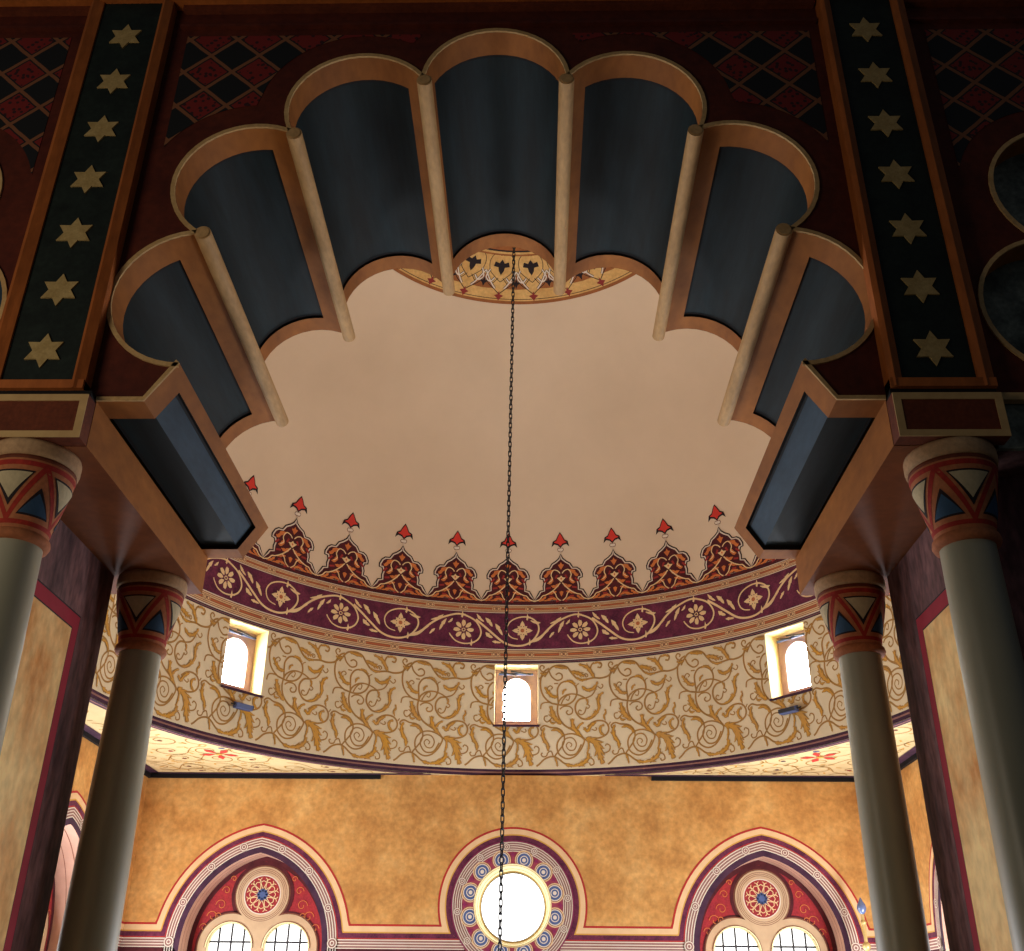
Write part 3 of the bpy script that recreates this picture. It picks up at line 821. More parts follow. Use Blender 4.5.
# medallion at the crown (u = angle, v = horizontal radius)
def med(u, v, h):
    R_ = RD-.004-h; ph = math.acos(min(1, v/RD)); return (R_*math.cos(ph)*math.sin(u), YC+R_*math.cos(ph)*math.cos(u), ZD+R_*math.sin(ph))
MPd = 2*PI/27
p = Paint(lambda u, v, h: med(u, v, h), step=.003, lim=.2)
def mring(r0, r1, m, lay, n=108, sub=1):
    for q in range(sub):
        a, b_ = r0+(r1-r0)*q/sub, r0+(r1-r0)*(q+1)/sub
        p.strip([(2*PI*k/n, a) for k in range(n+1)], [(2*PI*k/n, b_) for k in range(n+1)], m, lay)
mring(.02, 2.83, 'medal', 1, sub=10); mring(2.78, 2.83, 'medalbrown', 2); mring(2.745, 2.755, 'ink', 2)
mring(1.97, 2.0, 'medalbrown', 2); mring(1.9, 1.93, 'ink', 2); mring(1.6, 1.9, 'medalbrown', 2, sub=2); mring(.5, .56, 'medalbrown', 2); mring(1.1, 1.14, 'medalbrown', 2)
p.mp = lambda u, v, h: med(u/2.35, v, h)
for k in range(27):
    a = (math.radians(-8.0)+k*MPd)*2.35
    p.T = lambda x, y, a=a: (a+x, 2.2+y)          # x,y metres; y outward
    D = lambda pts, m, lay=3: p.poly(pts, m, lay)
    for s in (1, -1):
        D([(0, -.13), (s*.05, -.06), (s*.13, -.085), (s*.15, .0), (s*.06, .015), (s*.045, .08), (0, .15)], 'ink')
        p.stroke([(s*.02, -.2), (s*.15, -.22), (s*.23, -.1), (s*.2, .08), (s*.08, .2), (0, .27)], .012, 'ink', 2)
        p.stroke([(s*.2, .06), (s*.25, .2), (s*.17, .27), (s*.1, .2)], .022, 'white', 3)
        p.stroke([(s*.2, .06), (s*.25, .2), (s*.17, .27), (s*.1, .2)], .04, 'ink', 2)
        p.stroke([(s*.04, .2), (s*.13, .31), (s*.2, .38)], .012, 'ink', 2)
        p.stroke([(s*.0, .47), (s*.1, .38), (s*.2, .3), (s*.26, .2)], .012, 'ink', 3)
        D([(0, .42), (s*.02, .475), (s*.075, .495), (s*.03, .53), (0, .58)], 'medalred', 4)
    p.T = lambda x, y, a=a+MPd*2.35/2: (a+x, 2.48+y)
    for s in (1, -1):
        D([(0, -.14), (s*.13, .02), (s*.19, .1), (0, .11)], 'medalbrown', 2)
        D([(0, -.08), (s*.02, -.02), (s*.07, -.01), (s*.025, .03), (0, .09)], 'ink', 3)
        p.stroke([(0, -.2), (s*.12, .0), (s*.2, .1)], .022, 'white', 3)
        p.stroke([(0, -.2), (s*.12, .0), (s*.2, .1)], .038, 'ink', 2)
p.T = lambda u, v: (u, v)
p.build('painted_medallion', dome)

# ------------------------------------------------------------------ flat ceiling corners round the drum
m = MB(); N_ = 240
def edge_pt(t):
    sx, cy = math.sin(t), math.cos(t); k = 1e9
    if sx > 0: k = min(k, XR/sx)
    if sx < 0: k = min(k, XL/sx)
    if cy > 0: k = min(k, (YB+.13-YC)/cy)
    if cy < 0: k = min(k, (YBK-YC)/cy)
    return (k*sx, YC+k*cy)
cang = [math.atan2(x, y-YC) for x in (XL, XR) for y in (YB+.13, YBK)]+[TMAX, -TMAX]
ts = sorted([-PI+2*PI*k/N_ for k in range(N_)]+cang)
ts.append(ts[0]+2*PI)
for a, b_ in zip(ts, ts[1:]):
    q = []
    for t in (a, b_):
        e = edge_pt(t); r = math.hypot(e[0], e[1]-YC); q.append((e, r))
    if min(q[0][1], q[1][1]) <= RD or abs((a+b_)/2) > TMAX: continue
    c = [((RD)*math.sin(t), YC+(RD)*math.cos(t)) for t in (a, b_)]
    m.face([(c[0][0], c[0][1], ZR), (c[1][0], c[1][1], ZR), (q[1][0][0], q[1][0][1], ZR), (q[0][0][0], q[0][0][1], ZR)], 'corner')
for s, X_ in ((-1, XL), (1, XR)):
    e = edge_pt(s*TMAX); m.face([(s*XCUT, YBK, ZR), (s*XCUT, YCUT, ZR), (e[0], e[1], ZR), (X_, YBK, ZR)] if abs(e[0]) > 5.9 else [(s*XCUT, YBK, ZR), (s*XCUT, YCUT, ZR), (e[0], e[1], ZR)], 'corner')
cor = m.build('ceiling'); tag(cor, 'flat cream ceiling corners between the drum ring and the hall walls', 'ceiling', kind='structure')
def okc(u, v): return XL+.02 < u < XR-.02 and 7.3 < v < YB-.02 and math.hypot(u, v-YC) > RD-.03
p = Paint(lambda u, v, h: (u, v, ZR-h), ok=okc, step=.003)
n_ = 200
f = lambda r: [(r*math.sin(-TMAX+2*TMAX*k/n_), YC+r*math.cos(-TMAX+2*TMAX*k/n_)) for k in range(n_+1)]
p.strip(f(RD), f(RD+.13), 'darkpurple', 3); p.strip(f(RD+.05), f(RD+.075), 'taupe', 4)
for x0, x1, y0, y1 in ((XL+.03, XL+.2, 7.3, YB-.04), (XR-.2, XR-.03, 7.3, YB-.04)):
    ys = [y0+(y1-y0)*k/40 for k in range(41)]
    p.strip([(x0, y) for y in ys], [(x1, y) for y in ys], 'darkpurple', 3)
xs = [XL+.03+(XR-XL-.06)*k/80 for k in range(81)]
p.strip([(x, YB-.13) for x in xs], [(x, YB-.03) for x in xs], 'darkpurple', 3)
okb = p.ok
p.ok = lambda u, v: XL+.26 < u < XR-.26 and 7.3 < v < YB-.17 and math.hypot(u, v-YC) > RD+.17
rnd = random.Random(3)
for cx_ in (-1, 1):
    for cy_ in (15.4, 16.0, 16.6, 17.2, 17.55, 14.5, 13.6, 8.2, 8.9):
        for ii in range(9):
            x = cx_*(2.0+.55*ii)+rnd.uniform(-.06, .06); y = cy_+rnd.uniform(-.08, .08)
            if math.hypot(x, y-YC) < RD+.1: continue
            s = rnd.choice((-1, 1)); r = .3
            p.stroke([(x+s*(r*math.cos(a)*(1-a/9)), y+r*math.sin(a)*(1-a/9)) for a in [k*.55 for k in range(15)]], .022, 'vine', 1, sub=2)
            p.stroke([(x+s*r, y), (x+s*(r+.12), y-.22), (x+s*(r+.3), y-.28)], .02, 'vine', 1)
            for q in range(4):
                a = rnd.uniform(0, 6.3); p.stroke([(x+.3*math.cos(a), y+.3*math.sin(a)), (x+.38*math.cos(a+.2), y+.38*math.sin(a+.2))], .03, 'gold', 1, smooth=False)
            if ii % 2 == 0: p.disc((x+s*.02, y+.02), .04, rnd.choice(('brick', 'bandline', 'darkpurple')), 2, n=8, raw=True)
    # red blossom in each corner
    x, y = cx_*4.62, 16.25
    for k in range(5):
        a = k*2*PI/5+.4; p.poly([(x+.05*math.cos(a), y+.05*math.sin(a)), (x+.2*math.cos(a-.3), y+.24*math.sin(a-.3)), (x+.3*math.cos(a), y+.36*math.sin(a)), (x+.2*math.cos(a+.3), y+.24*math.sin(a+.3))], 'tulip', 3)
    p.disc((x, y), .06, 'gold', 4, n=10, raw=True)
    x -= cx_*.3; y -= .4
    for k in range(3): p.stroke([(x-.2+.05*k, y-.12*k), (x, y-.12*k+.06), (x+.2-.05*k, y-.12*k)], .05, 'blue', 3)
p.build('ceiling_vine_painting', cor)

# ------------------------------------------------------------------ walls of the hall with windows
def parch(a, zs_, c, off=0., n=20):
    """right-to-left pointed arch outline (u,z) from the springing; a half width, c centre offset"""
    r = a+c-off; pts = []
    amax = math.acos(c/r)
    for k in range(n+1):
        t = amax*k/n; pts.append((-c+r*math.cos(t), zs_+r*math.sin(t)))
    return pts+[(-x, z) for x, z in pts[::-1][1:]]
AA, AZ, AC = 1.565, 2.56, .307
ZBOT = .9
IN = .445
HOLE = parch(AA, AZ, AC, IN)

def arch_window(mp, uc, name, wlab, wall, zoff=0.0):
    """mp(u,v,h) with h>0 into the room; uc centre"""
    # painted arch bands on the wall
    p = Paint(mp, step=.004)
    def bands(o0, o1, m, lay, full=False):
        A = parch(AA, AZ, AC, o0); B_ = parch(AA, AZ, AC, o1)
        zc = ZBOT if full else 2.9-o1
        A = [(A[0][0], zc)]+A+[(A[-1][0], zc)]; B_ = [(B_[0][0], zc)]+B_+[(B_[-1][0], zc)]
        if not full:   # trim below the turn
            A = [(x, max(z, 2.9-o0)) for x, z in A]; B_ = [(x, max(z, 2.9-o1)) for x, z in B_]
        p.strip([(uc+x, z) for x, z in A], [(uc+x, z) for x, z in B_], m, lay, raw=True)
    bands(0, .03, 'red', 1); bands(.03, .11, 'band', 1); bands(.11, .13, 'gold', 1); bands(.13, .2, 'purple', 1)
    bands(.2, .215, 'red', 1, True)
    bands(.215, .355, 'taupe', 1, True)
    for o in (.222, .262, .302, .342): bands(o, o+.014, 'white', 2, True)
    bands(.355, IN+.002, 'darkpurple', 1, True)
    mid = parch(AA, AZ, AC, .286, n=30)
    acc = 0; last = mid[0]; nxt = .55
    for q in mid[1:]:
        acc += math.hypot(q[0]-last[0], q[1]-last[1]); last = q
        if acc > nxt:
            nxt += .62
            p.disc((uc+q[0], q[1]), .07, 'taupe', 3, raw=True); p.ring((uc+q[0], q[1]), .05, .064, 'white', 4, raw=True); p.ring((uc+q[0], q[1]), .02, .032, 'white', 4, raw=True)
    for s in (-1, 1):
        q = (uc+s*(AA-.285), 2.62); p.disc(q, .08, 'taupe', 5, raw=True); p.ring(q, .06, .075, 'white', 6, raw=True); p.ring(q, .022, .036, 'white', 6, raw=True)
    p.build('painted_arch_bands', wall)
    # recess
    root = MB(); D = .46
    h = HOLE
    out = [(h[0][0], ZBOT)]+h+[(h[-1][0], ZBOT)]
    steps = [(0, 'rose'), (.12, 'rose'), (.14, 'bandline'), (.155, 'rose'), (.27, 'rose'), (.29, 'bandline'), (.3, 'rose'), (D, None)]
    for (d0, mm), (d1, _) in zip(steps, steps[1:]):
        root.grid([[mp(uc+x, z, -d0) for x, z in out], [mp(uc+x, z, -d1) for x, z in out]], mm if mm else 'rose', smooth=False)
    root.face([mp(uc+out[0][0], ZBOT, 0), mp(uc+out[-1][0], ZBOT, 0), mp(uc+out[-1][0], ZBOT, -D), mp(uc+out[0][0], ZBOT, -D)], 'stone')
    # tympanum plate with the two light openings
    LR, LX, LZ = .36, .457, 2.57
    def light(s, r):
        return [(s*LX+r*math.cos(PI*k/24), LZ+r*math.sin(PI*k/24)) for k in range(25)]+[(s*LX-r, ZBOT+.25-(r-LR)), (s*LX+r, ZBOT+.25-(r-LR))]
    root.tess([[(uc+x, z) for x, z in out], [(uc+x, z) for x, z in light(-1, LR)], [(uc+x, z) for x, z in light(1, LR)]], 'crimson', lambda a, b: mp(a, b, -D))
    for s in (-1, 1):
        L = light(s, LR); L = L+[L[0]]; L = [(uc+x, z) for x, z in L]
        root.grid([[mp(x, z, -D) for x, z in L], [mp(x, z, -D-.16) for x, z in L]], 'yellowcream')
    wo = root.build(name); tag(wo, wlab, 'window', kind='structure')
    # tracery rings and rosette
    t = Paint(mp, step=.004); base = -D
    t.mp = lambda u, v, h: mp(u, v, base+h)
    RC = (uc, 3.36)
    RO = [(uc+x, z) for x, z in [(h[0][0], ZBOT)]+h+[(h[-1][0], ZBOT)]]
    RI = parch(AA, AZ, AC, IN+.075); RI = [(uc+x, z) for x, z in [(RI[0][0], ZBOT)]+RI+[(RI[-1][0], ZBOT)]]
    t.strip(RO, RI, 'maroon', 1, raw=True)
    tr = MB()
    for s in (-1, 1):
        A = light(s, LR)[:25]; 
        for r0, r1, mm, lay in ((LR, .50, 'stone', 4), (.50, .52, 'bandline', 3), (.52, .545, 'maroon', 2)):
            lay += .3*(s > 0)
            t.strip([(uc+s*LX+r0*math.cos(PI*k/28-.0), LZ+r0*math.sin(PI*k/28)) for k in range(29)], [(uc+s*LX+r1*math.cos(PI*k/28), LZ+r1*math.sin(PI*k/28)) for k in range(29)], mm, lay, raw=True)
            for q in (-1, 1):
                t.poly([(uc+s*LX+q*r0, ZBOT), (uc+s*LX+q*r1, ZBOT), (uc+s*LX+q*r1, LZ), (uc+s*LX+q*r0, LZ)], mm, lay, raw=True)
        t.ring((uc+s*LX, LZ), LR+.0, LR+.022, 'yellowcream', 7, raw=True, a0=0, a1=PI)
        t.ring((uc+s*LX, LZ), LR+.022, LR+.034, 'bandline', 7, raw=True, a0=0, a1=PI)
    t.poly([(uc-.12, 2.75), (uc+.12, 2.75), (uc+.24, 3.0), (uc-.24, 3.0)], 'stone', 5.5, raw=True)
    t.ring(RC, .43, .455, 'bandline', 3, raw=True, n=40); t.ring(RC, .455, .51, 'maroon', 2, raw=True, n=40)
    t.ring(RC, .29, .432, 'stone', 6, raw=True, n=40)
    for r in (.395, .37, .345): t.ring(RC, r, r+.007, 'bandline', 6.6, raw=True, n=40)
    t.ring(RC, .285, .3, 'white', 6.6, raw=True, n=40); t.disc(RC, .287, 'crimson', 5, raw=True, n=40)
    for k in range(12):
        a = k*PI/6
        pt = lambda r, b_: (RC[0]+r*math.cos(a+b_), RC[1]+r*math.sin(a+b_))
        for s in (-1, 1):
            t.stroke([pt(.08, 0), pt(.14, s*.2), pt(.19, s*.22), pt(.215, 0)], .012, 'flower', 7)
            t.stroke([pt(.19, s*.2), pt(.235, s*.24), pt(.26, s*.12)], .011, 'flower', 7)
    t.disc(RC, .085, 'blue', 8, raw=True, n=16)
    for k in range(8):
        a = k*PI/4; t.stroke([(RC[0]+.05*math.cos(a), RC[1]+.05*math.sin(a)), (RC[0]+.11*math.cos(a), RC[1]+.11*math.sin(a))], .03, 'blue', 8, smooth=False, w1=.005)
    # arabesque in the side fields
    for s in (-1, 1):
        for (x, z, r) in ((.66, 3.2, .09), (.78, 3.03, .09), (.60, 3.42, .07), (.9, 2.86, .07), (.5, 3.6, .05), (.68, 2.98+.06, .05)):
            t.stroke([(uc+s*x+r*(1-b_/9)*math.cos(b_)*s, z+r*(1-b_/9)*math.sin(b_)) for b_ in [k*.6 for k in range(12)]], .01, 'orange', 3, sub=2)
    t.build('tracery_painting', wo)
    for s in (-1, 1):
        g = MB(); L = light(s, LR)
        g.tess([[(uc+x, z) for x, z in L]], 'glass_bright', lambda a, b: mp(a, b, -D-.15))
        g.build('window_pane', wo)
        b_ = MB()
        for x in (-.2, 0, .2) if s < 0 else (-.2, 0, .2):
            xx = uc+s*LX+x; zt = LZ+math.sqrt(LR*LR-x*x)
            b_.tube([mp(xx, ZBOT+.25, -D-.11), mp(xx, zt, -D-.11)], .017, 'metal', n=6)
        z = 2.66
        while z > ZBOT+.3:
            ww = LR if z < LZ else math.sqrt(LR*LR-(z-LZ)**2)
            b_.tube([mp(uc+s*LX-ww, z, -D-.11), mp(uc+s*LX+ww, z, -D-.11)], .017, 'metal', n=6); z -= .235
        b_.build('window_bars', wo)
    return wo

XWL, XWR, XO = -4.17, 3.93, -.085
OR, OZ = .615, 3.195
# back wall
bw = MB()
def shole(uc): return [(uc+x, z) for x, z in [(HOLE[0][0], ZBOT)]+HOLE+[(HOLE[-1][0], ZBOT)]]
circ = [(XO+OR*math.cos(2*PI*k/48), OZ+OR*math.sin(2*PI*k/48)) for k in range(48)]
mpB = lambda u, v, h: (u, YB-h, v)
bw.tess([[(XL, 0), (XR, 0), (XR, ZR), (XL, ZR)], shole(XWL), shole(XWR), circ], 'ochre', lambda a, b: mpB(a, b, 0))
bw.face([(XL, YB, ZR), (XR, YB, ZR), (XR, YB+.14, ZR), (XL, YB+.14, ZR)], 'ochre')
wb = bw.build('wall_back'); tag(wb, 'marbled ochre wall below the drum with painted arches and one round window', 'wall', kind='structure')
def hbands(wall, mp, spans, spans_in):
    p = Paint(mp, step=.004)
    for sp_, items in ((spans, ((0, .03, 'red'), (.03, .11, 'band'), (.11, .13, 'gold'), (.13, .2, 'purple'))), (spans_in, ((.2, .215, 'red'), (.215, .355, 'taupe'), (.355, .43, 'maroon')))):
        for o0, o1, m in items:
            for a, b_, fa, fb in sp_:
                def ends(o):     # 1: the end turns into a pointed arch, 2: into the round surround
                    rx = rb_-math.sqrt(max(0, (1.18-o)**2-(2.9-o-OZ)**2)) if o < .25 else .42
                    return a-{0: 0, 1: o, 2: rx}[fa], b_+{0: 0, 1: o, 2: rx}[fb]
                (A0, B0), (A1, B1) = ends(o0), ends(o1)
                p.strip([(A0, 2.9-o0), (B0, 2.9-o0)], [(A1, 2.9-o1), (B1, 2.9-o1)], m, 1, raw=True)
    for o in (.222, .262, .302, .342):
        for a, b_, fa, fb in spans_in:
            p.poly([(a-min(fa, 1)*.22*max(1, fa*.9), 2.9-o), (b_+min(fb, 1)*.22*max(1, fb*.9), 2.9-o), (b_+min(fb, 1)*.22*max(1, fb*.9), 2.886-o), (a-min(fa, 1)*.22*max(1, fa*.9), 2.886-o)], 'white', 2, raw=True)
    for a, b_, fa, fb in spans_in:
        p.poly([(a-fa*.21, 2.47), (b_+fb*.21, 2.47), (b_+fb*.21, .0), (a-fa*.21, .0)], 'maroon', 1, raw=True)
    p.build('painted_wall_bands', wall)
rb_ = math.sqrt(1.18**2-(OZ-2.9)**2)
sp = [(XL, XWL-AA, 0, 1), (XWL+AA, XO-rb_, 1, 2), (XO+rb_, XWR-AA, 2, 1), (XWR+AA, XR, 1, 0)]
hbands(wb, mpB, sp, sp)
arch_window(mpB, XWL, 'window_1', 'left pointed arch window with painted rosette above two barred lights', wb)
arch_window(mpB, XWR, 'window_2', 'right pointed arch window with painted rosette above two barred lights', wb)

# round window
p = Paint(mpB, step=.004)
def rarc(r0, r1, m, lay, full=False):
    if full: p.ring((XO, OZ), r0, r1, m, lay, n=80, raw=True); return
    zc = 2.9-(1.18-r1); zc0 = 2.9-(1.18-r0)
    A = []; B_ = []
    for r, z_, L in ((r0, zc0, A), (r1, zc, B_)):
        a = math.asin((z_-OZ)/r)
        for k in range(61): t = a+(PI-2*a)*k/60; L.append((XO+r*math.cos(t), OZ+r*math.sin(t)))
    p.strip(A, B_, m, lay, raw=True)
rarc(1.15, 1.18, 'red', 1); rarc(1.07, 1.15, 'band', 1); rarc(1.05, 1.07, 'gold', 1); rarc(.95, 1.05, 'purple', 1)
rarc(.93, .97, 'magenta', 3, True)
rarc(.80, .955, 'taupe', 4, True)
for r in (.935, .90, .865, .83, .80): rarc(r, r+.012, 'white', 5, True)
for k in range(12):
    a = k*PI/6+.12; q = (XO+.875*math.cos(a), OZ+.875*math.sin(a)); p.disc(q, .06, 'taupe', 6, raw=True, n=14); p.ring(q, .04, .054, 'white', 7, raw=True, n=14); p.ring(q, .014, .026, 'white', 7, raw=True, n=12)
rarc(OR, .80, 'rosepink', 4, True)
for k in range(12):
    a = PI/12+k*PI/6; q = (XO+.69*math.cos(a), OZ+.69*math.sin(a))
    if k % 1 == 0:
        for r0, r1, m in ((.0, .03, 'white'), (.03, .055, 'blue'), (.055, .068, 'white'), (.068, .105, 'blue'), (.105, .12, 'white'), (.12, .13, 'bandline'), (.13, .148, 'band')):
            n = 20; A = []; B_ = []
            for i in range(n+1):
                t = 2*PI*i/n
                for r, L in ((r0, A), (r1, B_)):
                    x, z = q[0]+r*math.cos(t)-XO, q[1]+r*math.sin(t)-OZ; d_ = math.hypot(x, z)
                    if d_ < OR+.003: x, z = x*(OR+.003)/d_, z*(OR+.003)/d_
                    L.append((XO+x, OZ+z))
            p.strip(A, B_, m, 6, raw=True)
    a += PI/12; q = (XO+.755*math.cos(a), OZ+.755*math.sin(a))
    pts = [(q[0]+(.05 if i % 2 == 0 else .018)*math.cos(a+i*PI/4), q[1]+(.05 if i % 2 == 0 else .018)*math.sin(a+i*PI/4)) for i in range(8)]
    p.poly(pts, 'magenta', 7, raw=True)
p.build('painted_rose_surround', wb)
rw = MB()
cc = lambda r, d_, dz=0: [(XO+r*math.cos(2*PI*k/56), YB+d_, OZ+dz+r*math.sin(2*PI*k/56)) for k in range(57)]
pr = [(OR, 0, 'yellowcream'), (OR-.02, .02, 'bandline'), (OR-.025, .025, 'yellowcream'), (OR-.05, .14, 'yellowcream'), (OR-.055, .15, 'bandline'), (OR-.06, .16, 'yellowcream'), (OR-.075, .30, 'brass'), (OR-.10, .31, 'metal'), (OR-.115, .33, None)]
for (r0, d0, m_), (r1, d1, _) in zip(pr, pr[1:]): rw.grid([cc(r0, d0), cc(r1, d1)], m_)
wr = rw.build('window_3'); tag(wr, 'round window glowing white inside a painted rose surround on the back wall', 'window', kind='structure')
g = MB(); g.face(cc(OR-.11, .325)[:-1], 'glass_bright'); g.build('window_pane', wr)

# black ledge along the wall heads
for i, (x0, x1, y0, y1) in enumerate(((XL, -2.3, YB-.05, YB), (2.2, XR, YB-.05, YB), (XL, XL+.05, 7.3, YB-.05), (XR-.05, XR, 7.3, YB-.05))):
    t = MB(); t.box(x0+.0, x1, y0, y1, ZR-.075, ZR-.004, 'black')
    o = t.build('trim_%d' % (i+1)); tag(o, ('black ledge strip along the top of the back wall, left part', 'black ledge strip along the top of the back wall, right part', 'black ledge strip along the top of the left hall wall', 'black ledge strip along the top of the right hall wall')[i], 'ledge', kind='structure')

# side walls with a glimpsed window and an added unseen one each
for s, X_, nm in ((-1, XL, 'wall_west'), (1, XR, 'wall_east')):
    mpS = (lambda u, v, h, X_=X_, s=s: (X_-s*h, u, v))
    sw = MB(); c1, c2 = 15.05, 10.6
    sw.tess([[(6.9, 0), (YB, 0), (YB, ZR), (6.9, ZR)], shole(c1), shole(c2)], 'ochre', lambda a, b: mpS(a, b, 0))
    o = sw.build(nm); tag(o, 'marbled ochre %s wall of the hall glimpsed between pier and column' % ('left' if s < 0 else 'right'), 'wall', kind='structure')
    spS = [(6.95, c2-AA, 0, 1), (c2+AA, c1-AA, 1, 1), (c1+AA, YB-.01, 1, 0)]
    hbands(o, mpS, spS, spS)
    side = 'left' if s < 0 else 'right'
    arch_window(mpS, c1, 'window_%d' % (4+(s > 0)*2), 'arched window of the %s hall wall glimpsed between pier and column' % side, o)
    arch_window(mpS, c2, 'window_%d' % (5+(s > 0)*2), 'unseen arched window added to the %s hall wall nearer the arcade for daylight' % side, o)  # never in view, added so the near area lamp has a window
# hall wall behind the arcade
m = MB()
for s in (-1, 1):
    m.face([(s*2.3, YBK, ZA), (s*7.7, YBK, ZA), (s*7.7, YBK, 7.9), (s*2.3, YBK, 7.9)], 'ochre')
    m.face([(s*2.74, 6.9, ZA), (s*7.7, 6.9, ZA), (s*7.7, YBK, ZA), (s*2.74, YBK, ZA)], 'underside')
for s, X_ in ((-1, XL), (1, XR)):
    m.face([(s*2.74, 6.905, 0), (X_, 6.905, 0), (X_, 6.905, ZA), (s*2.74, 6.905, ZA)], 'ochre')
    m.face([(s*5.0, YBK+.002, ZA), (X_, YBK+.002, ZA), (X_, YBK+.002, ZR), (s*5.0, YBK+.002, ZR)], 'ochre')
    m.face([(X_, 6.9, ZR), (X_, YBK, ZR), (X_, YBK, ZA), (X_, 6.9, ZA)], 'ochre')
o = m.build('wall_inner'); tag(o, 'ochre back faces of the arcade wall towards the hall', 'wall', kind='structure')

# ------------------------------------------------------------------ drum windows
for i, c in enumerate(WINS):
    er = Vector((math.sin(c), math.cos(c), 0)); et = Vector((math.cos(c), -math.sin(c), 0))
    ctr = Vector((0, YC, 0))
    d0 = RD*math.cos(WH); hw = RD*math.sin(WH)
    def P3_(u, z, d_): q = ctr+er*(d0+d_)+et*u; return (q.x, q.y, z)
    D = .30; f = MB()
    # splayed jambs, sill and head
    A = [(-hw, WZ0), (hw, WZ0), (hw, WZ1), (-hw, WZ1)]
    mats_ = ['pinkframe', 'cream_wall', 'yellowcream', 'cream_wall']
    for k in range(4):
        a, b_ = A[k], A[(k+1) % 4]
        f.face([P3_(a[0], a[1], -.002), P3_(b_[0], b_[1], -.002), P3_(b_[0], b_[1], D), P3_(a[0], a[1], D)], ('pinkframe', 'yellowcream', 'yellowcream', 'yellowcream')[k])
    gw, gz0, gzs = .238, 6.2, 6.71
    arc = [(gw*math.cos(PI*k/24), gzs+gw*math.sin(PI*k/24)) for k in range(25)]
    hole = [(-gw, gz0)]+[(gw, gz0)]+arc
    hole = [(gw, gz0)]+arc+[(-gw, gz0)]
    f.tess([A, hole], 'pinkframe', lambda u, z: P3_(u, z, D))
    hl = hole+[hole[0]]
    f.grid([[P3_(u, z, D) for u, z in hl], [P3_(u, z, D+.1) for u, z in hl]], 'yellowcream')
    i += 1; wname = 'window_%d' % (7+i)
    lab = ('', 'small arched drum window at the left with a floodlight below it', 'small arched drum window in the centre behind the chain', 'small arched drum window at the right with a floodlight below it')[i]
    wo = f.build(wname); tag(wo, lab, 'window', kind='structure')
    g = MB(); g.tess([hole], 'glass_drum', lambda u, z: P3_(u, z, D+.09)); g.build('window_pane', wo)
    s_ = MB()
    fr2 = [(x*1.13, gz0-.02 if z == gz0 else z+.02) for x, z in hole]
    s_.grid([[P3_(u, z, D-.02) for u, z in hole+[hole[0]]], [P3_(u, z, D-.02) for u, z in fr2+[fr2[0]]]], 'pinkframe', smooth=False)
    s_.grid([[P3_(u, z, D) for u, z in hole+[hole[0]]], [P3_(u, z, D-.02) for u, z in hole+[hole[0]]]], 'pinkframe', smooth=False)
    s_.build('window_frame', wo)
    si = MB(); si.face([P3_(-hw-.02, WZ0-.0, -.03), P3_(hw+.02, WZ0, -.03), P3_(hw+.02, WZ0, .02), P3_(-hw-.02, WZ0, .02)], 'darkpurple')
    si.face([P3_(-hw-.02, WZ0-.03, -.03), P3_(hw+.02, WZ0-.03, -.03), P3_(hw+.02, WZ0, -.03), P3_(-hw-.02, WZ0, -.03)], 'darkpurple')
    si.face([P3_(-hw-.02, WZ0-.03, -.03), P3_(hw+.02, WZ0-.03, -.03), P3_(hw+.02, WZ0-.03, .03), P3_(-hw-.02, WZ0-.03, .03)], 'darkpurple')
    si.build('window_sill', wo)
    # opener rod and arm under the head
    op = MB()
    op.tube([P3_(-hw+.06, WZ1-.10, D-.08), P3_(hw-.08, WZ1-.10, D-.08)], .022, 'fixture', n=8)
    op.tube([P3_(-.1, WZ1-.06, D-.12), P3_(hw-.12, WZ1-.13, D-.16)], .014, 'metal', n=6)
    op.tube([P3_(-hw+.1, WZ1-.05, D-.05), P3_(0, WZ1-.14, D-.14)], .012, 'metal', n=6)
    op.build('window_opener', wo)
    if i in (1, 3):
        s = -1 if i == 1 else 1
        root = empty('floodlight', P3_(0, 5.79, -.02)); base = Vector(root.location)
        root.rotation_euler = (0, 0, -c)
        tag(root, 'small blue-grey floodlight on the drum wall under the %s window' % ('left' if s < 0 else 'right'), 'floodlight', 'floodlights on the drum')
        b = MB()
        pr_ = [(-.10, -.055), (-.10, .045), (-.06, .055), (-.05, -.065)]
        for x0, x1 in ((-.15, .15),):
            sec = [(-.13, -.045), (-.145, .025), (-.05, .055), (-.035, -.045)]
            b.grid([[(x0, y, z) for y, z in sec+sec[:1]], [(x1, y, z) for y, z in sec+sec[:1]]], 'fixture', smooth=False)
            b.face([(x0, y, z) for y, z in sec], 'fixture'); b.face([(x1, y, z) for y, z in sec[::-1]], 'fixture')
        b.build('housing', root)
        b = MB(); b.box(-.15*s if s < 0 else -.15, .15, -.150, -.140, -.035, .02, 'metal'); b.build('lens', root)
        b = MB(); b.box(s*.02-.04-(.09*s if s < 0 else 0)*0, s*.02+.04, -.04, .02, -.03, .06, 'metal')
        b.build('bracket', root)
        for xx in (-.16, .16):
            b = MB(); b.tube([(xx, -.09, 0), (xx, 0, .03)], .012, 'metal', n=6); b.build('arm', root)

